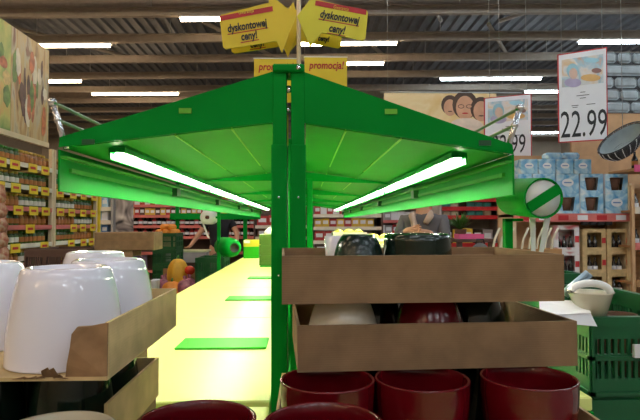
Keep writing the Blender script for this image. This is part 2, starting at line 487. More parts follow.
for s in (-1, 1):
    x0, x1 = sorted((s * TIP, s * (TIP + .004)))
    vz = MB().bbox(x0, x1, -.010, L + .01, gz(.058 - s * .004), gz(.139 - s * .004), .001).build('valance', GREEN, g)
    x0, x1 = sorted((s * (TIP - .014), s * TIP))
    MB().box(x0, x1, -.008, L, gz(.122 - s * .004), gz(.127 - s * .004)).build('valance_ledge', EDGE, vz)
    for k in range(NB):
        MB().box(min(s * (TIP - .006), s * TIP), max(s * (TIP - .006), s * TIP), k * BAY + .03, (k + 1) * BAY - .08, gz(.098 - s * .004), gz(.106 - s * .004)).build('price_strip', EDGE, vz)
        MB().box(min(s * (TIP - .018), s * TIP), max(s * (TIP - .018), s * TIP), (k + 1) * BAY - .06, (k + 1) * BAY - .01, gz(.094 - s * .004), gz(.121 - s * .004)).build('clip', GREEN_D, vz)
    # rods above the canopy edge
    for k, y in enumerate((-.004, L)):
        b0 = Vector((s * (TIP - .01), y, gz(.140 - s * .004))); b1 = Vector((s * (TIP + .018), y - .0, gz(.232 - s * .004)))
        rp = MB().tube([b0, b1], .0055, 10).build('rail_post', CHROME, g)
        c = b0.lerp(b1, .62)
        MB().ball(b1, .0085).ball(c, .0075).build('rail_clamp', CHROME, rp)
    for q, t in enumerate((1.0, .62)):
        c = Vector((s * (TIP - .01), 0, gz(.140 - s * .004))).lerp(Vector((s * (TIP + .018), 0, gz(.232 - s * .004))), t)
        MB().tube([(c.x, 0, c.z), (c.x, L, c.z)], .0036, 8).build('rail_rod', mat('rail_metal', (.35, .45, .30), .35, .6), g)
    # canopy tubes
    for (a, b) in ((1.115, 2.24), (2.275, 3.42), (3.455, 4.58), (4.61, 5.68)):
        d = .352; zc = gz(fbot(d, s))
        y0, y1 = a - PD, b - PD
        # asymmetric reflector: top plate and a deep lip on the outer side, glowing strip facing down
        xo = s * (d + .015)
        lh = MB().box(s * d - .015, s * d + .015, y0, y1, zc - .012, zc - .001).box(min(xo, xo + s * .003), max(xo, xo + s * .003), y0, y1, zc - .026, zc - .001).build('canopy_lamp', GREEN, g)
        MB().box(s * d - .0065, s * d + .0065, y0 + .004, y1 - .004, zc - .016, zc - .012).build('glowing_tube', CANOPY_TUBE, lh)

# ------------------------------------------------------------------ signs on the pole above the canopy
SD = PD + BAY
pole = MB().tube([(0, 0, 0), (0, 0, .62)], .008, 12)
pl = pole.build('sign_pole', CREAM_P, None, (GX + .009, SD + .015, gz(.310)))
tag(pl, 'pale vertical pole rising from the canopy ridge between the arrow signs', 'pole')
def arrow_sign(poly_px, Y, m, lines, strip, label, textrot, th=.006, second=True):
    pts = [pix(x, y, Y) for x, y in poly_px]
    c = Vector((sum(p.x for p in pts) / len(pts), Y, min(p.z for p in pts)))
    e = empty('arrow_sign', c, 0, label, 'sign')
    poly = [(p.x - c.x, p.z - c.z) for p in pts]
    MB().prism(poly, 0, th).build('board', m, e)
    if strip:
        sp = [pix(x, y, Y) for x, y in strip]
        st = MB().prism([(p.x - c.x, p.z - c.z) for p in sp], -.0012, 0).build('red_band', REDP, e)
    for (s, x, y, size, mm, bd) in lines:
        p = pix(x, y, Y)
        put_text(s, size, mm, e, p.x - c.x, -.0016, p.z - c.z, textrot, bold=bd * 2, sx=.70, shear=.12)
        if size > .03:
            wl = len(s) * size * .17; ct, st = math.cos(textrot), math.sin(textrot)
            q = Vector((p.x - c.x, p.z - c.z)) + Vector((st, -ct)) * size * .52
            MB().prism([(q.x - wl * ct, q.y - wl * st), (q.x + wl * ct, q.y + wl * st), (q.x + wl * ct - st * .003, q.y + wl * st + ct * .003), (q.x - wl * ct - st * .003, q.y - wl * st + ct * .003)], -.0014, 0).build('red_underline', REDP, e)
    return e
PXM = SD / F
# left arrow: body at left, head pointing right at the pole
la = [(219.5, 17), (221, 14.8), (269, 2.5), (268, -7), (296, 15), (282, 53), (276.5, 41), (226, 49), (223, 47)]
arrow_sign(la, SD - .01, YEL, [('Gwarancja', 246, 11.8, 5.2 * PXM, YEL2, 0), ('dyskontowej', 247, 26, 11 * PXM, BLK, .0006), ('ceny!', 249, 36, 11 * PXM, BLK, .0006)],
           [(219.6, 16.2), (272.5, 6.2), (273, 11.2), (220.5, 21)], 'yellow arrow board with red band left of the pole, pointing right', R(10))
ra = [(315, -6), (318, 1), (366, 13), (367.5, 15.5), (366, 39), (363.5, 41), (338, 36), (324, 34), (309.5, 46.5), (296.5, 18)]
ra = [(316, -8), (318, 0), (367, 10.5), (368, 13), (365.5, 38.5), (363, 40.5), (322, 32.5), (310, 46.5), (297, 16)]
arrow_sign(ra, SD - .01, YEL2, [('Gwarancja', 341, 8.4, 5.2 * PXM, YEL, 0), ('dyskontowej', 339.5, 17.5, 11 * PXM, BLK, .0006), ('ceny!', 337, 29.5, 11 * PXM, BLK, .0006)],
           [(315.5, .5), (366.5, 9.8), (366, 15), (315, 5.4)], 'yellow-green arrow board with red band right of the pole, pointing left', R(-10))
def shift(poly, k, dx=0, dy=0): return [(305 + (x - 305) * k + dx, 223 + (y - 223) * k + dy) for x, y in poly]
arrow_sign(shift(la, .957, 5, -3), SD + .085, YEL, [('ceny!', 257, 44, 10 * PXM, BLK, .0006)], None, 'rear yellow arrow board peeking out below the left arrow sign', R(10))
arrow_sign(shift(ra, .957, -22, 0), SD + .105, YEL, [('ceny!', 323.5, 39, 8 * PXM, BLK, .0006)], None, 'rear yellow arrow board peeking out below the right arrow sign', R(-8))
# small arms that hold the arrow boards to the pole
arm = MB()
def promo(x0, x1, ya, yb_, Y, label, tx):
    a = pix(x0, yb_, Y); b = pix(x1, ya, Y)
    zr_ = gz(.214)                       # canopy ridge the sign feet stand on
    e = empty('promotion_sign', (a.x, Y, zr_), 0, label, 'sign')
    h = b.z - zr_; h0 = h - .20
    MB().box(0, b.x - a.x, 0, .005, h0, h).build('board', YEL, e)
    MB().box(-.003, b.x - a.x + .003, -.001, .006, h, h + .004).build('board_edge', WHT, e)
    for xf in (.02, b.x - a.x - .02): MB().tube([(xf, .0025, 0), (xf, .0025, h0)], .004, 6).build('sign_foot', CREAM_P, e)
    put_text('promocja!', .048, REDP, e, tx, -.0012, h - .038, 0, bold=.0010, sx=.80, shear=.15)
promo(304.5, 347, 57.5, 80, 2.45, 'yellow board reading promocja! right of the canopy ridge', .1)
promo(254, 297, 59, 80, 2.45, 'yellow board half hidden behind the canopy ridge on the left', .1)

# ------------------------------------------------------------------ pots and trays
def pot_mesh(name, R0, H, m, foot=.78, belly=1.0, t=.004, inverted=False):
    """open glazed pot, rounded foot; inverted = rim down"""
    rb = R0 * foot
    p = [(0, .004), (rb * .8, .004), (rb * .82, 0), (rb * .9, 0), (rb, .003)]
    for k in range(1, 10):
        u = k / 9
        r = rb + (R0 - rb) * (math.sin(u * math.pi / 2) ** belly)
        p.append((r, .003 + (H - .006) * u))
    p += [(R0 + .0005, H - .0015), (R0 - t * .5, H), (R0 - t, H - .002)]
    for k in range(8, -1, -1):
        u = k / 9
        r = rb + (R0 - rb) * (math.sin(u * math.pi / 2) ** belly) - t
        p.append((r, .008 + (H - .012) * u))
    p.append((0, .008))
    if inverted: p = [(r, H - z) for r, z in p][::-1]
    return MB().lathe(p, 40).mesh(name, m)
def pot(me, X, Y, z, label, group, cat='flower pot', name='flower_pot'):
    o = link(name, me, None, (X, Y, z)); o.rotation_euler[2] = random.uniform(0, 6)
    return tag(o, label, cat, group)

def tray(X, Y, z, wx, wy, h, rz, label, m=CARD, front=True, torn=False, ht=None):
    """open cardboard tray; X,Y is the front-left corner, wx along +X, wy along +Y"""
    e = empty('cardboard_tray', (X, Y, z), rz, label, 'cardboard tray')
    t = .004; ht = ht or h
    MB().box(0, wx, 0, wy, 0, t).build('tray_base', m, e)
    def wall(name, x0, x1, y0, y1, h0=h):
        return MB().box(x0, x1, y0, y1, t, h0).build(name, m, e)
    if front: wall('front_panel', 0, wx, 0, t)
    wall('back_panel', 0, wx, wy - t, wy)
    wall('side_panel', 0, t, t, wy - t, ht); wall('side_panel', wx - t, wx, t, wy - t, ht)
    return e

# right-hand stack: bottom tray with red pots
PW = pot_mesh('white_pot', .064, .126, WHITE_G, .76)
PR = pot_mesh('red_pot', .0655, .126, RED_G, .74, .85)
tray(-.042, .682, CT, .446, .30, .075, 0, 'low cardboard tray holding red pots at the bottom right', CARD_L)
zb = CT + .004
for (x, lab) in ((.031, 'leftmost of three dark red pots under the lower right tray'), (.163, 'middle of three dark red pots under the lower right tray'), (.3135, 'rightmost of three dark red pots under the lower right tray')):
    pot(PR, x, .756, zb, lab, 'red pots in the bottom right tray')
PB = pot_mesh('black_pot', .0635, .126, BLACK_G, .76)
for (x, lab) in ((.094, 'black pot behind and between the left and middle red pots'), (.238, 'black pot behind and between the middle and right red pots'), (.335, 'black pot hidden behind the rightmost red pot')):
    pot(PB, x, .895, zb, lab, 'black pots in the bottom right tray')
# lower right tray with small inverted pots
YAW = R(3.0)
z2 = CT + .130
tray(-.011, .784, z2, .421, .258, .067, YAW, 'lower of two brown cardboard trays stacked on the red pots')
PWi = pot_mesh('white_pot_small', .060, .095, CREAM, .66, .8, inverted=True)
PRi = pot_mesh('red_pot_small', .060, .095, RED_G, .66, .8, inverted=True)
PBi = pot_mesh('black_pot_small', .060, .095, BLACK_G, .66, .8, inverted=True)
for (me, x, y, lab) in ((PWi, .060, .860, 'cream upturned pot at the left end of the lower right tray'), (PRi, .198, .862, 'dark red upturned pot in the middle of the lower right tray'), (PBi, .296, .955, 'black upturned pot at the right of the lower right tray'), (PBi, .125, .985, 'black upturned pot at the back of the lower right tray')):
    pot(me, x, y, z2 + .004, lab, 'small pots in the lower right tray')
z3 = z2 + .004 + .095
tray(-.033, .776, z3, .418, .258, .069, YAW * .8, 'upper of two brown cardboard trays, with black pots inside')
BLACK_S = mat('black_satin_glaze', (0.004, 0.016, 0.012), 0.22, var=0.2, coat=0.1)
PBk = pot_mesh('black_pot_round', .0485, .092, BLACK_S, .62, .62, inverted=True)
PBk2 = pot_mesh('black_pot_wide', .062, .0935, BLACK_G, .93, .8, inverted=True)
for (me, x, y, lab) in ((PBk, .094, .95, 'round glossy black upturned pot in the upper right tray'), (PBk2, .199, .955, 'wide flat-topped black pot in the upper right tray')):
    pot(me, x, y, z3 + .004, lab, 'black pots in the upper right tray')
wp = MB().lathe([(0, 0), (.018, 0), (.023, .03), (.026, .088), (.024, .088), (.021, .03), (0, .006)], 28).build('white_cup', WHITE_G, None, (.062, 1.005, z3 + .004))
tag(wp, 'white pot showing a sliver behind the round black pot', 'flower pot')

# front row: tray with two red pots, lone white pot
tray(-.188, .385, CT, .275, .29, .06, 0, 'cardboard tray under the two front red pots', CARD_L)
for (x, y, lab) in ((-.120, .605, 'front red pot left of the green post'), (.0195, .592, 'front red pot below the green post')):
    pot(PR, x, y, zb, lab, 'front red pots')
pot(PW, -.262, .574, CT, 'cream-white pot standing upright at the bottom left edge', None).data = pot_mesh('cream_pot', .062, .130, CREAM, .76)

# left stack
tray(-.60, .648, CT, .362, .228, .071, 0, 'cardboard tray at the bottom of the left stack')
tray(-.60, .648, CT + .071, .366, .228, .060, 0, 'cardboard tray with black pots under the white pots', CARD_L, front=False)
zd = CT + .075
PBd = pot_mesh('black_pot_tall', .052, .105, BLACK_G, .72, .8, inverted=True)
for (x, y, lab) in ((-.300, .712, 'black pot nearest the corner under the torn tray'), (-.300, .818, 'black pot at the far end under the torn tray'), (-.412, .708, 'middle black pot under the torn tray'), (-.525, .708, 'black pot at the left edge under the torn tray'), (-.412, .818, 'black pot behind the middle one under the torn tray'), (-.525, .818, 'black pot far back at the left under the torn tray')):
    pot(PBd, x, y, zd, lab, 'black pots in the left stack')
zl = zd + .105
lt = tray(-.618, .578, zl, .41, .305, .060, 0, 'torn cardboard tray holding upturned white pots on the left', CARD_L, front=False)
# what is left of the torn front wall: a ragged flap by the corner and a small scrap
fp = [(.366, .002), (.409, .002), (.409, .060), (.392, .057), (.380, .057), (.375, .050), (.373, .036), (.369, .018)]
fo_ = (.001, .001, .001, 0, -.004, -.006, -.005, -.003)
flap = MB().add([(x, o_, z) for (x, z), o_ in zip(fp, fo_)] + [(x, o_ + .004, z) for (x, z), o_ in zip(fp, fo_)],
                [(0, 1, 2, 3, 4, 5, 6, 7), (15, 14, 13, 12, 11, 10, 9, 8)] + [(i, i + 8, (i + 1) % 8 + 8, (i + 1) % 8) for i in range(8)])
flap.build('torn_front_flap', CARD_T, lt)
scr = MB()
random.seed(3)
for k in range(9):
    x0 = .312 + k * .006
    hh = random.uniform(.003, .009) + (.012 if k in (5, 6) else 0)
    scr.add([(x0, .002, .001), (x0 + .011, .002, .001), (x0 + .008, -.004, hh), (x0 + .002, -.006, hh * .8), (x0, .006, .001), (x0 + .011, .006, .001)],
            [(0, 1, 2, 3), (4, 3, 2, 5), (0, 3, 4), (1, 5, 2)])
scr.build('torn_scrap', CARD_T, lt)
PWl = pot_mesh('white_pot_upturned', .0645, .110, WHITE_G, .76, .78, inverted=True)
for (x, y, lab) in ((-.2830, .652, 'large glossy white upturned pot at the front of the torn tray'), (-.2835, .790, 'glossy white upturned pot second in line in the torn tray'), (-.432, .735, 'white upturned pot cut by the left picture edge'), ):
    pot(PWl, x, y, zl + .004, lab, 'upturned white pots')

bx = empty('cardboard_box', (-.47, .93, CT), 0, 'closed cardboard box under the hindmost white pot', 'cardboard box')
MB().bbox(0, .16, 0, .15, 0, zl + .004 - CT - .001, .003).build('box_body', CARD, bx); MB().box(.06, .10, 0, .15, zl + .003 - CT, zl + .004 - CT).build('tape', CARD_T, bx)
pot(PWl, -.385, 1.005, zl + .004, 'hindmost white upturned pot, behind the second in line', 'upturned white pots')

# ------------------------------------------------------------------ green crates at the right
def crate_mesh(wx, wy, h, slots=True):
    """slotted plastic crate: returns list of (part, MB)"""
    t = .012
    out = []
    out.append(('crate_base', MB().box(.01, wx - .01, .01, wy - .01, 0, .008)))
    out.append(('crate_rim', MB().box(0, wx, 0, t + .006, h - .02, h).box(0, wx, wy - t - .006, wy, h - .02, h).box(0, t + .006, t + .006, wy - t - .006, h - .02, h).box(wx - t - .006, wx, t + .006, wy - t - .006, h - .02, h)))
    def panel(L, M):
        m = MB()
        m.box(0, L, 0, t * .6, .008, .042, M)
        m.box(0, L, 0, t * .6, h - .045, h - .02, M)
        m.box(0, L, 0, t * .6, h * .5 - .006, h * .5 + .008, M)
        n = int(L / .0135)
        for z0, z1 in ((.042, h * .5 - .006), (h * .5 + .008, h - .045)):
            for i in range(n + 1):
                x = L * i / n
                wid = .0032
                if i % 9 == 0: wid = .016
                m.box(max(0, x - wid), min(L, x + wid), 0, t * .55, z0, z1, M)
        # strengthening ribs
        m.box(.0, L, -.004, 0, .008, .016, M); m.box(0, L, -.004, 0, h * .5 - .004, h * .5 + .004, M)
        return m
    out.append(('crate_side', panel(wx, Matrix.Translation((0, .004, 0)))))
    out.append(('crate_side', panel(wx, Matrix.Translation((wx, wy - .004, 0)) @ Matrix.Rotation(math.pi, 4, 'Z'))))
    out.append(('crate_side', panel(wy, Matrix.Translation((wx - .004, 0, 0)) @ Matrix.Rotation(R(90), 4, 'Z'))))
    out.append(('crate_side', panel(wy, Matrix.Translation((.004, wy, 0)) @ Matrix.Rotation(R(-90), 4, 'Z'))))
    return out
def crate(loc, wx, wy, h, label, m=GREEN_C, rz=0, group=None):
    e = empty('plastic_crate', loc, rz, label, 'crate', group)
    for nme, b in crate_mesh(wx, wy, h): b.build(nme, m, e)
    return e
CZ = 1.207
c1 = crate((.580, 1.09, CZ - .168), .335, .58, .168, 'green slotted crate at the right edge, holding brown pots')
MB().box(.085, .16, -.012, -.004, .088, .114).build('price_card', PAPER, c1)
crate((.580, 1.09, CZ - .336), .335, .58, .168, 'green slotted crate underneath the one with brown pots')
tb = empty('display_table', (.582, 1.09, 0), 0, 'dark green table carrying the green crates', 'table')
MB().bbox(0, .33, 0, .58, CZ - .366, CZ - .336, .004).build('table_top', GREEN_D, tb)
for a in (.01, .28):
    for b in (.01, .53): MB().box(a, a + .04, b, b + .04, 0, CZ - .366).build('leg', GREEN_D, tb)
# brown pots in the crate
PBr = pot_mesh('brown_pot', .045, .11, BROWN, .7)
for i, (x, y) in enumerate(((.65, 1.27), (.75, 1.24), (.65, 1.38), (.75, 1.36), (.85, 1.30), (.64, 1.50), (.74, 1.48), (.84, 1.43))):
    pot(PBr, x, y, CZ - .160, 'brown clay pot inside the green slotted crate', 'brown pots in the crate')
# white carry bucket with silver-blue rods standing in the crate
bk = empty('carry_bowl', (.604, 1.130, CZ), 0, 'white bowl with arched handle resting on the green crate corner', 'bowl')
MB().lathe([(0, 0), (.030, 0), (.043, .045), (.046, .048), (.042, .046), (.029, .005), (0, .005)], 28).build('bowl_body', CREAM, bk)
hp = [(.043 * math.cos(a) - .006, -.01, .046 + .020 * math.sin(a)) for a in [math.pi * i / 12 for i in range(13)]]
MB().tube(hp, .008, 8).build('bowl_handle', WHT, bk)
sh = empty('paper_sheet', (.51, 1.135, CZ + .002), 0, None)
bpy.data.objects.remove(sh)
ps = MB().add([(0, 0, 0), (.11, .01, .003), (.125, .06, .02), (.02, .05, .026), (0, 0, .002), (.11, .01, .005), (.125, .06, .022), (.02, .05, .028)],
              [(3, 2, 1, 0), (4, 5, 6, 7), (0, 1, 5, 4), (1, 2, 6, 5), (2, 3, 7, 6), (3, 0, 4, 7)])
ps.add([(.03, -.006, -.012), (.115, -.004, -.020), (.11, .012, .004), (.01, .004, .002), (.03, -.004, -.012), (.115, -.002, -.020), (.11, .014, .006), (.01, .006, .004)], [(0, 1, 2, 3), (7, 6, 5, 4), (0, 4, 5, 1), (1, 5, 6, 2), (2, 6, 7, 3), (3, 7, 4, 0)])
tag(ps.build('paper_wrap', PAPER, None, (.474, 1.082, CZ + .004)), 'folded white paper wrap beside the white bowl', 'paper')
rd = MB().tube([(.566, 1.175, CZ + .038), (.621, 1.175, CZ + .084)], .0065, 8).tube([(.576, 1.180, CZ + .032), (.631, 1.180, CZ + .078)], .0065, 8)
tag(rd.build('metal_rods', BLUEG), 'pair of silver-blue rods slanting out of the white bowl', 'rods')

# ------------------------------------------------------------------ bag-roll dispensers on posts at the counter edge
def hollow(m, r, t, y0, y1, n=28, M=None):
    return m.lathe([(r, y0), (r, y1), (r - t, y1), (r - t, y0), (r, y0)], n, (M or Matrix()) @ Matrix.Rotation(R(-90), 4, 'X'))
e = empty('bag_dispenser', (GX + .574, 1.45, CT), 0, 'green round bag-roll dispenser with pale face on a post, right side', 'bag dispenser')
z0 = gz(.062) - CT
MB().bbox(0, .022, 0, .022, 0, z0 - .05, .002).build('post', GREEN, e)
M = Matrix.Translation((.062, -.10, z0)) @ Matrix.Rotation(R(4), 4, 'X') @ Matrix.Rotation(R(4), 4, 'Z')
hollow(MB(), .052, .004, 0, .17, M=M).build('roll_tube', GREEN, e)
ro = MB().lathe([(.012, .012), (.047, .012), (.047, .16), (.012, .16), (.012, .012)], 28, M @ Matrix.Rotation(R(-90), 4, 'X')).build('bag_roll', WHT, e)
face = MB()
MM = M @ Matrix.Rotation(R(-90), 4, 'X')
face.lathe([(0, .003), (.046, .003), (.046, .008), (0, .008)], 28, MM)
face.build('pale_face', WHT, e)
th = R(32)
Mb = M @ Matrix.Rotation(-th, 4, 'Y')
MB().box(-.0465, .0465, -.003, .003, -.013, .013, Mb).build('face_band', GREEN, e)
MB().box(.0, .05, .0, .02, z0 - .058, z0 - .050).build('tube_arm', GREEN, e)
tail = MB()
for (xa, xb, zb_) in ((.042, .049, -.15), (.082, .065, -.16)):
    tail.add([(xa, -.06, z0 - .048), (xa + .016, -.06, z0 - .048), (xa + .010 + (xb - xa), -.055, z0 + zb_), (xb, -.055, z0 + zb_), (xa, -.057, z0 - .048), (xa + .016, -.057, z0 - .048), (xa + .010 + (xb - xa), -.052, z0 + zb_), (xb, -.052, z0 + zb_)],
             [(0, 1, 2, 3), (7, 6, 5, 4), (0, 4, 5, 1), (1, 5, 6, 2), (2, 6, 7, 3), (3, 7, 4, 0)])
tail.build('bag_tail', WHT, e)
# left side: post with white roll above and green tube below
e = empty('bag_dispenser', (GX - .632, 4.1, CT - .06), 0, 'green post with white bag roll and green tube, left counter edge', 'bag dispenser')
MB().bbox(0, .024, 0, .024, 0, .56, .002).build('post', GREEN, e)
z1 = gz(.045) - (CT - .06)
M = Matrix.Translation((-.065, -.06, z1)) @ Matrix.Rotation(R(-90), 4, 'X')
MB().lathe([(.017, 0), (.052, 0), (.052, .22), (.017, .22), (.017, 0)], 28, M).build('bag_roll', WHT, e)
MB().tube([(-.065, -.07, z1), (-.065, .18, z1)], .012, 10).build('roll_spindle', BROWN, e)
MB().box(-.065, .01, .01, .022, z1 - .008, z1 + .008).build('roll_arm', GREEN, e)
MB().add([(-.115, -.05, z1 - .01), (-.095, -.05, z1 - .03), (-.045, -.045, z1 - .16), (-.065, -.045, z1 - .15), (-.115, -.047, z1 - .01), (-.095, -.047, z1 - .03), (-.045, -.042, z1 - .16), (-.065, -.042, z1 - .15)],
         [(0, 1, 2, 3), (7, 6, 5, 4), (0, 4, 5, 1), (1, 5, 6, 2), (2, 6, 7, 3), (3, 7, 4, 0)]).build('bag_tail', WHT, e)
z2_ = gz(-.180) - (CT - .06)
M = Matrix.Translation((.145, -.12, z2_)) @ Matrix.Rotation(R(26), 4, 'Z') @ Matrix.Rotation(R(-90), 4, 'X')
MB().lathe([(.030, -.004), (.046, 0), (.066, .03), (.074, .09), (.074, .26), (.03, .30), (.0, .30)], 28, M).build('tube_body', GREEN, e)
MB().lathe([(0, .012), (.030, .012), (.032, -.005), (.036, -.006), (.030, .014)], 28, M).build('tube_mouth', BLK, e)
MB().box(.012, .12, .0, .012, z2_ - .01, z2_ + .01).build('tube_arm', GREEN, e)

# ------------------------------------------------------------------ goods on the counter
e = empty('green_box', (GX - .50, 5.35, CT), 0, 'bright green box with yellow card top at the far left counter end', 'box')
MB().bbox(-.075, .075, 0, .25, 0, .115, .004).build('box_body', GREEN_L, e)
MB().bbox(-.077, .077, -.002, .252, .115, .18, .004).build('yellow_top', YEL2, e)
MB().box(-.07, -.01, -.004, -.002, .15, .178).build('price_card', PAPER, e)
for k in range(3):
    crate((GX - .335, 4.35, CT + k * .085), .20, .3, .085, ['olive crate at the bottom of the small stack beside the post', 'olive crate in the middle of the small stack beside the post', 'olive crate on top of the small stack beside the post'][k], OLIVE)
tag(MB().ball((0, 0, .072), .085, .085, .072).build('cabbage', mat('cabbage_leaf', (.75, .78, .5), .5, var=.15), None, (GX - .22, 4.46, CT + 2 * .085 + .008)), 'pale round cabbage in the topmost olive crate', 'cabbage')
crate((GX + .045, 2.10, CT), .20, .36, .17, 'bright green crate on the right counter just past the post', GREEN_L)
for i, (x, y) in enumerate(((.24, 2.4), (.36, 2.75), (.20, 3.2))):
    b = empty('fruit_carton', (GX + x, y, CT), 0, ['open cream carton of lemons nearest on the right counter', 'open cream carton of lemons in the middle of the right counter', 'open cream carton of lemons farthest on the right counter'][i], 'carton')
    hh = .25 + .02 * i
    for (x0, x1, y0, y1) in ((0, .2, 0, .004), (0, .2, .246, .25), (0, .004, .004, .246), (.196, .2, .004, .246)):
        MB().box(x0, x1, y0, y1, 0, hh).build('carton_side', CREAM, b)
    MB().box(.004, .196, .004, .246, 0, hh - .06).build('carton_liner', CARD_L, b)
    for q in range(11):
        lm = MB().ball((0, 0, .030), .036, .030, .030, 12, 8).build('lemon', LEMON, None, (GX + x + .04 + .06 * (q % 3), y + .04 + .058 * (q // 3), CT + hh - .06 + (.018 if q % 2 else 0)), random.uniform(0, 3))
        tag(lm, 'yellow lemon heaped in a cream carton on the right counter', 'lemon', 'lemons on the right counter')

# ------------------------------------------------------------------ left aisle: jar racks and photo banner
RX = -2.2; RD = .45
shz = [.28, .62, .93, 1.09, 1.24, 1.385, 1.53, 1.70, 1.875]
jarG = None
def jar_parts(body, lid, lab):
    a = MB().lathe([(0, 0), (.026, 0), (.030, .005), (.030, .070), (.022, .082), (.022, .088), (0, .088)], 12).mesh('jar', body)
    b = MB().lathe([(0, .106), (.023, .106), (.0245, .103), (.0245, .086), (0, .086)], 12).mesh('lid', lid)
    c = MB().lathe([(.0306, .018), (.0306, .056)], 12).mesh('jar_label', lab)
    return a, b, c
JT = [jar_parts(JAR_G, LID_G, LAB_O), jar_parts(JAR_O, LID_Y, LAB_O), jar_parts(JAR_G, LID_Y, WRAIL)]
TAGM = MB().box(-.002, .0, -.07, .07, -.06, .010).box(0, .0012, -.04, .04, -.034, -.014, None, 1).mesh('price_tag', [YEL, REDP])
ordn = ['lowest', 'second', 'third', 'fourth', 'fifth', 'sixth', 'seventh', 'eighth', 'top']
for bi, (ya, yb_, nm) in enumerate(((2.80, 3.79, 'nearest'), (3.80, 4.79, 'near'), (4.80, 5.79, 'far'))):
    e = empty('jar_rack', (RX, ya, 0), 0, ['cream shelf rack at the left picture edge', 'cream shelf rack full of green jars under the vegetable banner', 'farther cream shelf rack of jars left of the yellow panel'][bi], 'shelf rack')
    L_ = yb_ - ya
    MB().box(-RD - .03, -RD, 0, L_, 0, 2.02).build('back_panel', CREAM_P, e)
    for y in (0, L_ - .035): MB().box(-.03, .0, y, y + .035, 0, 2.05).build('rack_post', CREAM_P, e)
    for zi, z in enumerate(shz):
        sb = MB().box(-RD, -.002, .036, L_ - .036, z - .02, z).build('shelf_board', CREAM_P, e)
        MB().box(-.002, .004, .036, L_ - .036, z - .032, z + .004).build('price_rail', PRAIL if zi in (3, 5, 6) else WRAIL, sb)
        nt_ = 4 if zi >= 3 else 2
        for q in range(nt_):
            if random.random() < (.95 if zi >= 6 else .6):
                link('price_tag', TAGM, e, (.007, .13 + q * .24 + random.uniform(-.03, .03), z - .002))
        if bi == 0: continue
        for row in range(2):
            k = 0; y = .085
            while y < L_ - .07:
                t = JT[(zi + (0 if y < .5 else 1) + bi) % 3]
                if zi >= 2:
                    x_ = -.05 - row * .068 + random.uniform(-.004, .004)
                    j = link('jar', t[0], None, (RX + x_, ya + y, z))
                    if zi == 8 and False: pass
                    tag(j, '%s jar in the %s row on the %s shelf of the %s jar rack' % (['green-lidded dark', 'gold-lidded amber', 'gold-lidded green'][JT.index(t)], ['front', 'back'][row], ordn[zi], nm), 'jar', 'jars on the left racks')
                    if row == 0:
                        link('lid', t[1], j); link('jar_label', t[2], j)
                    else:
                        link('lid', t[1], j)
                y += .072
# vegetable photo banner above the racks (receding)
VEG = printed('vegetable_photo', [(.22, .10, .04), (.45, .24, .08), (.58, .38, .16), (.52, .42, .26), (.22, .08, .04)], 2.6, (1, 3.2, .8), detail=3, distort=1.4)
VEG2 = printed('vegetable_photo_green', [(.16, .28, .05), (.55, .50, .12), (.70, .30, .08)], 3, (1, 2.2, 1), detail=3)
a = pix(0, 30, 3.9)
b = empty('photo_banner', (RX - .01, 3.2, 2.055), 0, 'large vegetable photo banner standing on top of the left jar rack', 'banner')
MB().box(-.02, 0, 0, .90, .04, .84).build('green_print', VEG2, b)
MB().box(-.02, 0, .902, 1.50, .04, .84).build('brown_print', VEG, b)
MB().box(-.026, .003, -.01, 1.51, 0, .04).build('banner_foot', CREAM_P, b)
VC = [mat('pepper_print', (.50, .14, .05), .4, var=.5, scale=14), mat('bottle_print', (.13, .05, .03), .4, var=.6, scale=10), mat('corn_print', (.62, .42, .14), .4, var=.35, scale=14), mat('pale_print', (.74, .62, .46), .4, var=.25, scale=10), mat('herb_print', (.16, .24, .05), .4, var=.5, scale=14)]
random.seed(21)
for k in range(26):     # printed bottles, peppers and leaves: ragged upright shapes
    y = random.uniform(.93, 1.45); z = random.uniform(.16, .70); ry = random.uniform(.018, .042); rz_ = random.uniform(.05, .17)
    if z - rz_ < .05: z = rz_ + .06
    if z + rz_ > .82: z = .81 - rz_
    m_ = VC[(0, 1, 3, 2, 1, 3, 0, 4)[k % 8]]; ln = random.uniform(-.2, .2)
    poly = []
    for t in range(18):
        a_ = t * math.pi / 9; q = random.uniform(.82, 1.1)
        poly.append((min(1.495, max(.906, y + ry * q * math.cos(a_) + ln * rz_ * .4 * math.sin(a_))), z + rz_ * q * .95 * math.sin(a_)))
    MB().prism(poly, .0002 + k * .0001, .0008 + k * .0001, 'X').build('printed_shape', m_, b)
for k in range(12):
    y = random.uniform(.06, .86); z = random.uniform(.15, .70); ry = random.uniform(.03, .06); rz_ = random.uniform(.03, .1)
    poly = [(y + ry * random.uniform(.8, 1.1) * math.cos(t * math.pi / 8), z + rz_ * random.uniform(.8, 1.1) * math.sin(t * math.pi / 8)) for t in range(16)]
    MB().prism(poly, .0002 + k * .0001, .0008 + k * .0001, 'X').build('printed_shape', VC[(4, 2, 0, 4)[k % 4]], b)
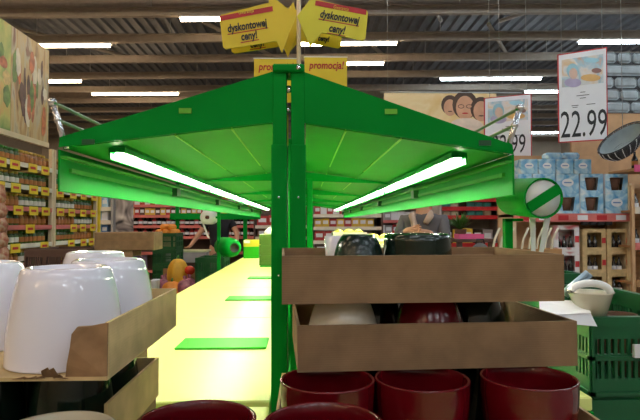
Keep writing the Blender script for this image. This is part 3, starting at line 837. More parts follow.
# foil bags hanging at the left picture edge
for i in range(7):
    p = pix(10 + 4 * (i % 2) + i * 1.0, 180 + i * 12, 3.72)
    z = 1.60 - i * .105
    o = MB().ball((0, 0, .0), .03, .075, .062, 12, 8, jit=.10)
    o.box(-.004, .004, -.06, .06, .05, .075)
    ob = o.build('snack_bag', FOIL, None, (RX + .05, 3.86 + .012 * i, z))
    tag(ob, 'crumpled red snack bag, number from the top: %s' % ['first', 'second', 'third', 'fourth', 'fifth', 'sixth', 'seventh'][i], 'snack bag', 'snack bags on the hanging strip')
    ob['label'] = ['topmost red snack bag on the hanging strip at the left edge', 'second red snack bag from the top of the left hanging strip', 'third red snack bag from the top of the left hanging strip', 'fourth red snack bag from the top, middle of the left hanging strip', 'fifth red snack bag from the top of the left hanging strip', 'sixth red snack bag from the top of the left hanging strip', 'lowest red snack bag on the hanging strip at the left edge'][i]
hs = MB().tube([(RX + .012, 3.84, .90), (RX + .012, 3.84, 1.70)], .004, 6).build('hanging_strip', WHT); tag(hs, 'thin white strip that carries the red snack bags', 'strip')
# yellow end panel of the rack row
yp = MB().bbox(-.46, .02, 0, .03, 0, 1.9, .004).build('end_panel', YEL, None, (RX, 5.80, 0)); tag(yp, 'yellow end panel closing the far end of the jar racks', 'panel')

# ------------------------------------------------------------------ generic far rack
def far_rack(name, x0, x1, Y, depth, zs, label, m, back, prods, rail=None, top=None):
    """frontal rack; prods: per shelf (kind, mats, width, height, label, cat, group)"""
    e = empty(name, (x0, Y, 0), 0, label, 'shelf rack')
    W = x1 - x0; top = top or zs[-1] + .35
    MB().box(0, W, depth, depth + .03, 0, top).build('back_panel', back, e)
    for x in (0, W - .03): MB().box(x, x + .03, 0, depth, 0, top).build('rack_side', m, e)
    for i, z in enumerate(zs):
        s_ = MB().box(.03, W - .03, 0, depth, z - .025, z).build('shelf_board', m, e)
        MB().box(.03, W - .03, -.008, 0, z - .05, z + .005).build('price_rail', rail or WRAIL, s_)
        if i < len(prods) and prods[i]:
            kind, ms, wd, ht, lab, cat, grp = prods[i]
            x = .05 + wd / 2; q = 0
            while x + wd / 2 < W - .04:
                mm = ms[q % len(ms)] if random.random() < .7 else random.choice(ms)
                hh = ht * random.uniform(.92, 1.05)
                b = MB()
                if kind == 'bottle':
                    r_ = wd * .46
                    b.lathe([(0, 0), (r_, 0), (r_, hh * .6), (r_ * .38, hh * .76), (r_ * .38, hh), (0, hh)], 10)
                    b.lathe([(r_ * 1.02, hh * .2), (r_ * 1.02, hh * .48)], 10, None, True, 1)
                    ob = b.build('bottle', [mm, PAPER], None, (x0 + x, Y + .05 + wd / 2, z))
                elif kind == 'bag':
                    b.bbox(-wd * .47, wd * .47, 0, .08, 0, hh * .86, wd * .12)
                    b.box(-wd * .4, wd * .4, .03, .05, hh * .84, hh)
                    ob = b.build('packet', mm, None, (x0 + x, Y + .05, z))
                else:
                    b.bbox(-wd * .48, wd * .48, 0, .12, 0, hh, .004)
                    b.box(-wd * .34, wd * .34, -.001, 0, hh * .35, hh * .75, None, 1)
                    ob = b.build('carton_pack', [mm, PAPER], None, (x0 + x, Y + .04, z))
                tag(ob, lab.replace('{c}', CW.get(mm.name, 'small')).replace('{r}', ordn[i]), cat, grp)
                x += wd; q += 1
    return e
RB = mat('red_pack', (.45, .03, .03), .4); BB = mat('blue_pack', (.10, .22, .50), .35); YB = mat('yellow_pack', (.75, .5, .05), .4)
DK = mat('dark_shelf', (.10, .05, .035), .6); GREYS = mat('grey_shelf', (.35, .33, .33), .5)
CW = {'blue_white_pack': 'blue-white', 'white_paper': 'white', 'blue_pack': 'blue', 'yellow_pack': 'yellow', 'red_pack': 'red', 'dark_bottle_glass': 'black', 'dark_shelf': 'dark brown', 'olive_green': 'olive', 'brown_clay': 'brown', 'grey_shelf': 'grey', 'cardboard_light': 'tan', 'cream_pack': 'cream', 'teal_pack': 'teal'}
# blue packs far left
far_rack('blue_pack_rack', -3.1, -2.46, 7.0, .4, [.5, .8, 1.10, 1.27, 1.44, 1.61], 'rack of blue and white packs right of the yellow panel', GREYS, GREYS,
         [None, None, ('box', [BLUEP, PAPER, BB], .085, .13, 'small {c} pack on a lower shelf of the blue rack', 'pack', 'blue packs'), ('box', [BLUEP, BB], .085, .12, 'small {c} pack on the eye-level shelf of the blue rack', 'pack', 'blue packs'), ('box', [BLUEP, PAPER], .085, .12, 'small {c} pack just above eye level in the blue rack', 'pack', 'blue packs'), ('box', [YB, BLUEP], .085, .13, 'small {c} pack on the top shelf of the blue rack', 'pack', 'blue packs')])
SW = printed('swirl_print', [(.02, .02, .03), (.35, .30, .30), (.75, .70, .68)], 4, detail=1, distort=2)
po = MB().bbox(0, .22, 0, .03, 0, 1.75, .004).build('standing_poster', SW, None, (-2.43, 7.0, 0)); tag(po, 'standing poster with pale swirl on dark between two racks', 'poster')
far_rack('bottle_rack', -3.65, -.95, 10.5, .45, [.5, .85, 1.15, 1.36, 1.56, 1.76], 'long dark rack of bottles behind the man in black', DK, DK,
         [None, None, ('bottle', [BOTTLE, RB], .09, .17, '{c} bottle on the lower shelf of the dark rack behind the man', 'bottle', 'bottles in the dark rack'), ('bottle', [BOTTLE, RB, BOTTLE], .09, .17, '{c} bottle on the eye-level shelf of the dark rack behind the man', 'bottle', 'bottles in the dark rack'), ('box', [RB, DK, YB], .10, .14, '{c} pack on the upper shelf behind the man', 'pack', 'packs in the dark rack'), ('box', [RB, PAPER], .1, .14, '{c} pack on the top shelf behind the man', 'pack', 'packs in the dark rack')], PRAIL)
far_rack('crate_rack', -.90, .10, 9.5, .5, [.5, .95, 1.16, 1.36], 'brown rack with red packs left of the green post', DK, DK,
         [None, ('box', [OLIVE, BROWN], .24, .15, '{c} produce box on the lower shelf of the brown rack', 'box', 'boxes in the brown rack'), ('box', [BROWN, OLIVE], .24, .15, '{c} produce box on the middle shelf of the brown rack', 'box', 'boxes in the brown rack'), ('box', [RB], .2, .18, 'red pack on the top shelf of the brown rack', 'pack', 'packs in the brown rack')])
far_rack('tomato_rack', .10, 1.25, 8.6, .5, [.5, .90, 1.12, 1.34, 1.54], 'dark rack with red packs seen just right of the green post', DK, GREYS,
         [None, ('box', [DK, OLIVE], .26, .16, '{c} box on the lowest filled shelf right of the post', 'box', 'boxes right of the post'), ('box', [RB, DK], .16, .15, '{c} pack on the second filled shelf right of the post', 'pack', 'packs right of the post'), ('box', [RB, YB], .12, .14, '{c} pack on the third filled shelf right of the post', 'pack', 'packs right of the post'), ('box', [RB, PAPER], .1, .15, '{c} pack on the top shelf right of the post', 'pack', 'packs right of the post')])
far_rack('grocery_rack', 1.3, 3.3, 10.0, .5, [.5, .90, 1.2, 1.45, 1.70], 'grey rack of small packs behind the person in grey', GREYS, GREYS,
         [None, ('box', [RB, PAPER, DK], .15, .2, 'small {c} pack on the lowest filled shelf behind the person in grey', 'pack', 'packs behind the person in grey'), ('box', [PAPER, RB, GREYS], .14, .17, 'small {c} pack on the second filled shelf behind the person in grey', 'pack', 'packs behind the person in grey'), ('box', [PAPER, GREYS], .13, .17, 'small {c} pack on the third filled shelf behind the person in grey', 'pack', 'packs behind the person in grey'), ('box', [PAPER, RB], .13, .17, 'small {c} pack on the top shelf behind the person in grey', 'pack', 'packs behind the person in grey')], PRAIL)
CAPP = mat('cream_pack', (.75, .68, .55), .4)
far_rack('cosmetics_rack', 1.86, 2.72, 7.4, .42, [.45, .78, 1.12, 1.50, 1.62, 1.74, 1.86], 'rack of cream, black and teal packs above a red rail', GREYS, GREYS,
         [None, ('box', [CARD_L, RB], .2, .22, '{c} pack on the low shelf below the red rail', 'pack', 'packs below the red rail'), ('box', [BOTTLE, YB, GREYS], .14, .2, '{c} pack on the shelf just below the red rail', 'pack', 'packs below the red rail')] +
         [('bag', [CAPP, CAPP, BOTTLE, TEAL, TEAL, TEAL], .115, .09, 'small {c} packet on the {r} shelf of the rack above the red rail', 'packet', 'packets above the red rail')] * 4, REDP)

# ------------------------------------------------------------------ left middle ground
def carton(loc, wx, wy, h, label, m=CARD_L, rz=0):
    e = empty('cardboard_box', loc, rz, label, 'cardboard box')
    MB().bbox(0, wx, 0, wy, 0, h, .003).build('box_body', m, e)
    MB().box(wx * .5 - .02, wx * .5 + .02, -.001, wy + .001, h, h + .0012).build('tape', CARD_T, e)
    MB().box(.01, wx - .01, -.0012, 0, h * .55, h * .57).build('fold_line', CARD_T, e)
    return e
carton((-1.38, 3.56, 0), .31, .20, .535, 'large cardboard box on the floor in the middle box stack', CARD)
carton((-1.38, 3.56, .535), .31, .20, .535, 'large cardboard box second from the floor in the middle box stack', CARD)
carton((-1.27, 3.565, 1.07), .145, .19, .155, 'small cardboard box holding up the wide shallow one', CARD)
carton((-1.37, 3.555, 1.225), .385, .22, .118, 'wide shallow cardboard box on top of the middle stack', CARD)
for k in range(4):
    crate((-1.74, 3.40, k * .31), .34, .45, .31, ['dark crate on the floor below the jar racks', 'second dark crate from the floor left of the cardboard boxes', 'third dark crate from the floor left of the cardboard boxes', 'topmost dark crate left of the cardboard boxes'][k], DK)
# produce stand with oranges
oe = None
for k in range(6):
    crate((-1.93, 6.9, k * .213), .30, .4, .213, ['dark green crate on the floor under the oranges', 'second dark green crate from the floor under the oranges', 'third dark green crate from the floor under the oranges', 'fourth dark green crate from the floor under the oranges', 'dark green crate second from the top under the oranges', 'topmost dark green crate, heaped with oranges'][k], GREEN_D)
MBo = MB().ball((0, 0, .043), .043, n=14, m=9).mesh('orange', ORANGE)
lb = MB().box(-1.915, -1.645, 6.915, 7.285, 5 * .213 + .009, 6 * .213 - .035).build('crate_liner', CARD_L); tag(lb, 'cardboard liner inside the crate of oranges', 'liner')
zo = 6 * .213 - .035
for ly, (nx, ny) in enumerate(((3, 4), (2, 3))):
    for i in range(nx):
        for j in range(ny):
            o = link('orange', MBo, None, (-1.915 + .045 + .045 * ly + .088 * i, 6.96 + .045 * ly + .088 * j, zo + .066 * ly))
            tag(o, 'orange heaped in the dark green crate', 'orange', 'oranges in the crate')
# wooden produce bin with pumpkin, onions, tomatoes
e = empty('produce_bin', (-1.44, 4.95, 0), 0, 'brown wooden produce bin with pumpkins and onion nets', 'produce bin')
for q in range(4): MB().bbox(0, .42, -.012, 0, .06 + q * .18, .06 + q * .18 + .165, .003).build('plank', WOOD, e)
for x in (0, .39): MB().box(x, x + .03, 0, .5, 0, .78).build('bin_side', WOOD, e)
MB().box(.03, .39, 0, .5, .70, .73).build('bin_floor', WOOD, e)
MB().box(.03, .39, .48, .5, .73, .95).build('bin_back', WOOD, e)
def pumpkin(R_, H_):
    v = []; f = []; n, m = 28, 10
    for j in range(m + 1):
        t = math.pi * j / m
        for i in range(n):
            a = 2 * math.pi * i / n
            r = R_ * (math.sin(t) ** .8) * (1 + .07 * math.cos(7 * a))
            v.append((r * math.cos(a), r * math.sin(a), H_ / 2 * (1 - math.cos(t))))
    for j in range(m):
        for i in range(n): f.append((j * n + i, j * n + (i + 1) % n, (j + 1) * n + (i + 1) % n, (j + 1) * n + i))
    return MB().add(v, f, True)
def put_pumpkin(x, y, z, R_, H_, lab, m=PUMP):
    e = empty('pumpkin', (x, y, z), 0, lab, 'pumpkin')
    pumpkin(R_, H_).build('pumpkin_body', m, e)
    MB().tube([(0, 0, H_ * .94), (.005, 0, H_ + .03)], [.012, .008], 8).build('stem', LEAF, e)
put_pumpkin(-1.245, 5.10, .73, .085, .13, 'orange pumpkin low in the wooden bin', ORANGE)
put_pumpkin(-1.235, 5.30, .73, .10, .33, 'tall yellow squash standing in the wooden bin')
OM = MB().ball((0, 0, .075), .07, .07, .075, 14, 9, jit=.06).lathe([(.012, .14), (.02, .175), (.005, .185)], 8).mesh('onion_net', ONION)
for i, (x, y, z, lab) in enumerate(((-1.345, 5.15, .73, 'purple onion net at the left front of the wooden bin'), (-1.12, 5.08, .73, 'purple onion net at the right front of the wooden bin'), (-1.345, 5.30, .73, 'purple onion net in the second row on the left of the bin'), (-1.115, 5.25, .80 - .07, 'purple onion net in the second row on the right of the bin'), (-1.22, 5.40, .73, 'purple onion net at the back left of the bin'))):
    tag(link('onion_net', OM, None, (x, y, z), random.uniform(0, 3)), lab, 'onion net', 'onion nets')
tag(MB().ball((0, 0, .045), .05, .05, .045).build('tomato', TOMATO, None, (-1.115, 5.27, .872 + .03)), 'large red tomato on an onion net', 'tomato')
for k in range(4):
    crate((-1.02, 5.05, k * .27), .27, .4, .27, ['dark green crate on the floor left of the gondola', 'second dark green crate from the floor left of the gondola', 'third dark green crate from the floor left of the gondola', 'topmost dark green crate in front of the man in black'][k], GREEN_D)
pc = MB().bbox(0, .055, 0, .14, 0, .115, .003).box(.01, .045, -.0015, 0, .03, .085, None, 1).build('purple_box', [PURPLE, BLUEP], None, (-1.128, 3.58, 1.07)); tag(pc, 'small dark purple box under the wide shallow cardboard box', 'box')
for i in range(2):
    o = MB().lathe([(0, 0), (.026, 0), (.034, .15), (.036, .155), (.032, .15), (.025, .004), (0, .004)], 16).build('white_cup', WHITE_G, None, (-1.375, 4.98 + .07 * i, .73))
    tag(o, ['white tall cup in front, at the left of the wooden bin', 'white tall cup behind the other at the left of the wooden bin'][i], 'cup')
# pale table where the man leans
e = empty('work_table', (-2.25, 8.35, 0), 0, 'pale-topped table with grey front that the man leans on', 'table')
MB().bbox(0, .74, 0, .42, .955, .985, .006).build('table_top', mat('pale_top', (.55, .62, .36), .4), e)
MB().box(.02, .72, .01, .03, .80, .955).build('apron', GREYS, e)
for x in (.03, .66):
    for y in (.03, .35): MB().box(x, x + .05, y, y + .05, 0, .955).build('leg', GREYS, e)
for i, px_ in enumerate((177, 0)):
    pass
p = pix(177, 230, 8.2)
e = MB().bbox(-.025, .025, 0, .05, 0, 2.0, .003).build('green_column', GREEN, None, (p.x, 8.2, 0)); tag(e, 'slim green column left of the man in black', 'column')
p = pix(245, 230, 8.2)
e = MB().bbox(-.03, .03, 0, .05, 0, 2.0, .003).build('green_column', GREEN, None, (p.x, 8.2, 0)); tag(e, 'slim green column right of the man in black', 'column')
e = MB().bbox(0, 1.35, 0, .06, 0, .09, .003).build('green_crossbar', GREEN, None, (-2.02, 8.14, 1.52)); tag(e, 'green crossbar between the two slim green columns', 'crossbar')
e.location = (-2.02, 8.13, 1.46)

# ------------------------------------------------------------------ people
def finger_set(J, E, Rr, wrist, hand, down, side):
    """palm and five fingers; J,E,Rr lists are extended"""
    h = Vector(hand); d = Vector(down).normalized(); s = Vector(side).normalized()
    pi_ = len(J); J.append(h); E.append((wrist, pi_)); Rr.append((.028, .016))
    for k, (off, ln) in enumerate(((-.027, .062), (-.009, .075), (.009, .07), (.026, .055))):
        b = len(J)
        J.append(h + s * off + d * .045); J.append(h + s * off * 1.1 + d * (.045 + ln * .55)); J.append(h + s * off * 1.1 + d * (.045 + ln) + d.cross(s) * .018)
        E += [(pi_, b), (b, b + 1), (b + 1, b + 2)]; Rr += [.010, .009, .007]
    b = len(J)
    J.append(h - s * .03 + d * .01); J.append(h - s * .05 + d * .045)
    E += [(pi_, b), (b, b + 1)]; Rr += [.011, .009]
def person(loc, rz, label, shirt, trou, pose, sleeve):
    e = empty('person', loc, rz, label, 'person')
    J = [(0, 0, .95), (0, 0, 1.08), (0, .02, 1.25), (0, .02, 1.42), (0, .01, 1.50), (0, 0, 1.58), (0, -.01, 1.68), (0, -.005, 1.76)]
    E = [(i, i + 1) for i in range(7)]
    Rr = [(.15, .11), (.145, .10), (.165, .11), (.15, .10), (.062, .062), (.058, .06), (.078, .095), (.062, .075)]
    arms = []
    for s in (-1, 1):
        b = len(J)
        sh, el, wr, hd, dn, sd = pose[s]
        J += [(s * .19, .02, 1.43), el, wr]; E += [(3, b), (b, b + 1), (b + 1, b + 2)]; Rr += [.062, .045, .03]
        arms.append((s, (s * .19, .02, 1.43), el, wr))
        finger_set(J, E, Rr, b + 2, hd, dn, sd)
    legs = []
    for s in (-1, 1):
        b = len(J)
        L_ = [(s * .10, 0, .88), (s * .115, -.01, .49), (s * .12, .02, .09), (s * .125, -.10, .035)]
        J += L_; E += [(0, b), (b, b + 1), (b + 1, b + 2), (b + 2, b + 3)]; Rr += [.09, .058, .04, .038]
        legs.append(L_)
    body = link('body', skin_mesh('body', J, E, Rr, SKIN), e)
    # face
    fc = MB().ball((-.032, -.088, 1.70), .012).ball((.032, -.088, 1.70), .012).build('eyes', WHT, e)
    MB().ball((0, -.108, 1.665), .013, .018, .022).ball((-.082, .0, 1.68), .010, .02, .03).ball((.082, .0, 1.68), .010, .02, .03).build('nose_and_ears', SKIN, e)
    MB().ball((0, -.092, 1.618), .024, .008, .006).build('mouth', mat('lips', (.4, .12, .1), .5), e)
    MB().ball((0, .022, 1.735), .090, .098, .085, 18, 12, jit=.02).build('hair', HAIR, e)
    # clothes
    Js = [(0, 0, .93), (0, 0, 1.08), (0, .02, 1.25), (0, .02, 1.42), (0, .012, 1.495)]
    Es = [(0, 1), (1, 2), (2, 3), (3, 4)]; Rs = [(.165, .125), (.16, .117), (.178, .125), (.165, .115), (.075, .075)]
    for (s, a, el, wr) in arms:
        b = len(Js)
        end = Vector(a).lerp(Vector(el), .62) if sleeve == 'short' else Vector(el)
        Js += [a, tuple(end)]; Es += [(3, b), (b, b + 1)]; Rs += [.075, .062 if sleeve == 'short' else .056]
        if sleeve == 'long':
            Js.append(tuple(Vector(el).lerp(Vector(wr), .93))); Es.append((b + 1, b + 2)); Rs.append(.043)
    link('shirt', skin_mesh('shirt', Js, Es, Rs, shirt), e)
    Jt = [(0, 0, .97), (0, 0, .93)]; Et = [(0, 1)]; Rt = [(.16, .12), (.165, .125)]
    for L_ in legs:
        b = len(Jt)
        Jt += L_[:3]; Et += [(1, b), (b, b + 1), (b + 1, b + 2)]; Rt += [.102, .072, .058]
    link('trousers', skin_mesh('trousers', Jt, Et, Rt, trou), e)
    for L_ in legs:
        x, y, z = L_[3]
        MB().ball((x, y + .03, .042), .048, .13, .042, 16, 8).build('shoe', BLK, e)
    return e
pp = pix(219, 240, 9.0)
# pose entries: shoulder, elbow, wrist, hand, finger direction, across the palm
person((pp.x, 9.0, 0), 0, 'man in black t-shirt leaning with spread arms on the pale table', BLKF, TROUS, {
    -1: (None, (-.32, -.06, 1.22), (-.41, -.27, 1.045), (-.425, -.32, 1.022), (-.15, -1, -.1), (1, 0, 0)),
    1: (None, (.30, -.04, 1.24), (.32, -.20, 1.07), (.325, -.26, 1.03), (.1, -1, -.2), (-1, 0, 0))}, 'short')
pp = pix(423, 225, 5.3)
pr = person((pp.x, 5.3, 0), R(-25), 'shopper in grey fleece holding hands at the chest, right of the canopy', GREYF, TROUS, {
    -1: (None, (-.24, -.10, 1.22), (-.09, -.27, 1.33), (-.05, -.30, 1.345), (1, -.2, .1), (0, .2, 1)),
    1: (None, (.24, -.10, 1.22), (.11, -.28, 1.31), (.07, -.31, 1.325), (-1, -.2, .1), (0, .2, 1))}, 'long')
sc_ = MB().tube([(-.06, .06, 1.50), (-.09, -.08, 1.47), (-.05, -.15, 1.38), (.0, -.17, 1.26)], [.03, .035, .032, .026], 10).tube([(.06, .06, 1.50), (.09, -.08, 1.47), (.06, -.15, 1.40)], [.03, .035, .028], 10)
sc_.build('scarf', mat('beige_scarf', (.50, .36, .27), .9), pr)

# ------------------------------------------------------------------ right middle ground
# plant, pink tray and grey bag on a low table
e = empty('low_table', (1.55, 5.5, 0), 0, 'dark low table with plant and pink tray', 'table')
MB().bbox(0, .42, 0, .5, 1.20, 1.235, .004).build('table_top', DK, e)
for x in (.02, .35):
    for y in (.02, .43): MB().box(x, x + .05, y, y + .05, 0, 1.20).build('leg', DK, e)
e = empty('potted_plant', (1.66, 5.72, 1.235), 0, 'bushy green potted plant right of the shopper in grey', 'plant')
MB().lathe([(0, 0), (.05, 0), (.065, .10), (.06, .10), (.047, .01), (0, .01)], 20).build('plant_pot', BROWN, e)
lf = MB()
for k in range(130):
    a = random.uniform(0, 6.28); t = random.uniform(.1, 1.1); ln = random.uniform(.13, .24)
    d = Vector((math.cos(a) * math.sin(t), math.sin(a) * math.sin(t), math.cos(t)))
    sd = d.cross(Vector((0, 0, 1))).normalized() * .009
    o = Vector((0, 0, .09))
    lf.add([o - sd * .3, o + d * ln * .6 - sd, o + d * ln + Vector((0, 0, -.02)), o + d * ln * .6 + sd, o + sd * .3], [(0, 1, 2, 3, 4)])
fo = lf.build('foliage', LEAF, e); fo['kind'] = 'stuff'
o = MB().box(0, .26, 0, .18, 0, .012).box(0, .26, 0, .008, .012, .05).box(0, .26, .172, .18, .012, .05).box(0, .008, .008, .172, .012, .05).box(.252, .26, .008, .172, .012, .05).build('pink_tray', PINK, None, (1.58, 5.505, 1.235)); tag(o, 'bright pink open tray below the green plant', 'tray')
e = empty('grey_bag', (1.60, 4.9, 0), 0, 'rounded grey bag on a stool below the pink tray', 'bag')
MB().ball((0, 0, 1.09), .095, .08, .13, 18, 12, jit=.02).build('bag_body', GREYF, e)
MB().tube([(-.04, 0, 1.21), (-.03, 0, 1.25), (.03, 0, 1.25), (.04, 0, 1.21)], .008, 8).build('bag_handle', BLK, e)
o = empty('stool', (1.60, 4.9, 0), 0, 'dark stool under the rounded grey bag', 'stool')
MB().lathe([(0, .93), (.14, .93), (.14, .962), (0, .962)], 20).build('seat', DK, o)
for k in range(4):
    a = math.pi / 4 + k * math.pi / 2
    MB().tube([(.10 * math.cos(a), .10 * math.sin(a), .94), (.13 * math.cos(a), .13 * math.sin(a), 0)], .014, 8).build('leg', DK, o)

# promotion display of blue cartons at the right
BD = 5.2
def P(x, y, Y=BD): return pix(x, y, Y)
xa = P(513, 200).x; xb = P(632, 200).x
zs_ = P(560, 214).z
e = empty('promotion_display', (xa, BD, 0), 0, 'display rack with pink-red price rail carrying blue cartons', 'display rack')
W = xb - xa
MB().box(0, W, .40, .43, 0, zs_ + .62).build('back_panel', TAN, e)
sb = MB().box(0, W, 0, .40, zs_ - .03, zs_).build('shelf_board', CREAM_P, e)
rl = MB().box(0, W, -.01, 0, zs_ - .075, zs_ + .005).build('price_rail', PRAIL, sb)
for k in range(6): MB().box(.06 + k * .19, .06 + k * .19 + .10, -.013, -.01, zs_ - .06, zs_ - .012).build('rail_card', PAPER if k % 2 else REDP, sb)
for x in (0, W - .03): MB().box(x, x + .03, 0, .40, 0, zs_ + .30).build('rack_side', CREAM_P, e)
def pot_carton(X, z, wd, ht, label, group):
    """blue printed retail carton with a trapezoid window showing the brown pot inside"""
    e = empty('pot_carton', (X, BD + .02, z), 0, label, 'carton', group)
    a = wd * .30; b = wd * .22; y = .0
    hw = wd / 2 - .002; h1 = ht * .82; h0 = ht * .16
    m = MB()
    m.prism([(-hw, 0), (hw, 0), (hw, h0), (-hw, h0)], 0, .003)
    m.prism([(-hw, h0), (-b, h0), (-a, h1), (-hw, h1)], 0, .003)
    m.prism([(b, h0), (hw, h0), (hw, h1), (a, h1)], 0, .003)
    m.prism([(-hw, h1), (hw, h1), (hw, ht), (-hw, ht)], 0, .003)
    m.build('printed_front', BLUEP, e)
    MB().box(-hw, -hw + .003, .003, .16, 0, ht).box(hw - .003, hw, .003, .16, 0, ht).box(-hw + .003, hw - .003, .003, .16, 0, .003).box(-hw + .003, hw - .003, .157, .16, .003, ht).box(-hw, hw, .003, .157, ht - .003, ht).build('carton_sleeve', PAPER, e)
    MB().lathe([(0, .006), (b * .95, .006), (a * 1.1, ht * .80), (a * 1.1 - .004, ht * .80), (0, ht * .7)], 20, Matrix.Translation((0, .08, 0))).build('inner_pot', BROWN, e)
    return e
def plain_carton(X, z, wd, ht, label, group):
    e = empty('pack_carton', (X, BD + .02, z), 0, label, 'carton', group)
    MB().bbox(-wd / 2 + .002, wd / 2 - .002, 0, .16, 0, ht, .004).build('carton_body', BLUEP, e)
    pts = [(wd * .25 * math.cos(t * math.pi / 10), ht * .55 + ht * .2 * math.sin(t * math.pi / 10)) for t in range(20)]
    MB().prism(pts, -.0012, 0).build('oval_print', PAPER, e)
    MB().box(-wd * .16, wd * .16, -.0022, -.0012, ht * .52, ht * .58).build('text_line', BB, e)
    return e
u = BD / F
zA = zs_; hA = 21 * u; zB = zA + hA; hB = 20 * u
for (px_, row, kind, lab) in ((593, 0, 1, 'blue carton with brown pot, lower row, left of the plain blue one'), (618, 0, 0, 'plain blue carton with oval print at the right of the lower row'), (569, 0, 1, 'blue carton with pot, lower row beside the green dispenser'), (545, 0, 1, 'blue carton behind the green dispenser, lower row'), (526, 0, 0, 'blue carton in the lower row behind the dispenser tube'),
                              (593, 1, 1, 'blue carton with brown pot, upper row below the 22.99 sign'), (618, 1, 1, 'blue carton with brown pot at the right end of the upper row'), (569, 1, 0, 'pale blue carton in the upper row above the dispenser'), (545, 1, 0, 'pale blue carton in the upper row, second from left'), (526, 1, 0, 'pale blue carton at the left end of the upper row')):
    X = P(px_, 200).x; wd = (24 if px_ > 540 else 15) * u
    (pot_carton if kind else plain_carton)(X, zA if row == 0 else zB, wd, hA if row == 0 else hB, lab, 'blue cartons on the display')
zC = zB + hB
for k, (lab) in enumerate(('small light-blue pack at the left of the top row', 'second small light-blue pack from the left in the top row', 'third small light-blue pack from the left in the top row', 'small light-blue pack at the right of the top row')):
    X = P(530 + 18 * k, 165).x
    plain_carton(X, zC, 18 * u, 15 * u, lab, 'light-blue packs in the top row')
for k in range(2):
    o = MB().bbox(-.085, .085, 0, .13, 0, .07, .02).build('blue_packet', BLUEP, None, (P(557 + 17 * k, 150).x, BD + .04, zC + 15 * u)); tag(o, ['pale blue packet lying on the top row, left one', 'pale blue packet lying on the top row, right one'][k], 'packet')
lab_y = printed('yellow_card_print', [(.7, .55, .2), (.8, .7, .4), (.6, .2, .15)], 6)
o = MB().bbox(-.25, .25, 0, .01, 0, .16, .002).build('yellow_card', lab_y, None, (P(575, 148).x, BD + .30, zC)); tag(o, 'yellow and pink card leaning behind the top row of packs', 'card')
# small bottle figurine row on right upper cartons
zt = zB + hB
# wine cartons under the rail
WD = BD + .05
def wine_carton(X, z, wd, ht, label, m=CARD_L):
    e = empty('bottle_carton', (X, WD, z), 0, label, 'bottle carton')
    hw = wd / 2 - .002
    m1 = MB().box(-hw, hw, 0, .004, 0, ht * .16).box(-hw, hw, 0, .004, ht * .84, ht).box(-hw, -hw * .62, 0, .004, ht * .16, ht * .84).box(hw * .62, hw, 0, .004, ht * .16, ht * .84)
    m1.build('carton_front', m, e)
    MB().box(-hw, -hw + .004, .004, .18, 0, ht).box(hw - .004, hw, .004, .18, 0, ht).box(-hw + .004, hw - .004, .004, .18, 0, .004).box(-hw + .004, hw - .004, .176, .18, .004, ht).box(-hw + .004, hw - .004, .004, .176, ht - .004, ht).build('carton_sleeve', m, e)
    MB().box(hw * .66, hw * .98, -.0012, 0, ht * .35, ht * .6).build('red_mark', REDP, e)
    return e
BT = MB().lathe([(0, 0), (.024, 0), (.024, .085), (.010, .115), (.010, .15), (0, .15)], 12).mesh('bottle', BOTTLE)
BL = MB().lathe([(.0246, .025), (.0246, .065)], 12).mesh('bottle_label', PAPER)
rowh = 22.5 * u; colw = 24.5 * u
ztop = P(600, 229).z
for r_ in range(3):
    for c_ in range(2):
        X = P(597 + 24.5 * c_, 240).x; z = ztop - (r_ + 1) * rowh
        rn = ['upper', 'middle', 'lower'][r_]; cn = ['left', 'right'][c_]
        wine_carton(X, z, colw, rowh, 'brown carton with bottle window, %s row, %s column' % (rn, cn))
        for q in range(2 if r_ else 2):
            b = link('bottle', BT, None, (X - .030 + .055 * q, WD + .04, z + .004)); tag(b, 'dark bottle inside the %s %s brown carton' % (rn, cn), 'bottle', 'bottles in the brown cartons')
            if r_: link('bottle_label', BL, b)
zbot = ztop - 3 * rowh
o = empty('carton_pallet', (P(585, 240).x, WD, 0), 0, 'brown board plinth under the bottle cartons', 'plinth')
MB().bbox(.0, 2 * colw, 0, .3, 0, zbot - .02, .004).build('plinth_body', WOOD, o); MB().bbox(-.01, 2 * colw + .01, -.01, .31, zbot - .02, zbot, .003).build('plinth_top', CARD, o)
# white-red carton left of them
X = P(569, 240).x
WRP = printed('white_red_print', [(.78, .76, .76), (.78, .76, .76), (.55, .05, .06)], 9, detail=0)
zw = P(569, 252).z
wine_carton(X, zw, 27 * u, 27 * u, 'white and red bottle carton below the dispenser', WRP)
wine_carton(X, zw - 24 * u, 27 * u, 24 * u, 'white and red bottle carton second from the top', WRP)
for q in range(3):
    b = link('bottle', BT, None, (X - .065 + .06 * q, WD + .04, zw + .004)); tag(b, 'dark bottle in the white and red carton', 'bottle', 'bottles in the white carton')
    b = link('bottle', BT, None, (X - .065 + .06 * q, WD + .04, zw - 24 * u + .004)); tag(b, 'dark bottle in the second white and red carton', 'bottle', 'bottles in the white carton')
o = MB().bbox(-.13, .13, 0, .3, 0, zw - 24 * u, .004).build('carton_plinth', WOOD, None, (X, WD, 0)); tag(o, 'board plinth under the white and red cartons', 'plinth')
# green bin behind the crate
gp = P(573, 280, 2.6)
o = crate((P(562, 280, 2.6).x, 2.6, gp.z + .05 - .20 - .02), .115, .18, .20, 'narrow dark green bin behind the green crate', GREEN_C)
o2 = MB().bbox(0, .14, 0, .2, 0, gp.z + .05 - .22, .004).build('bin_stand', DK, None, (P(562, 280, 2.6).x - .01, 2.59, 0)); tag(o2, 'dark stand below the narrow green bin', 'stand')
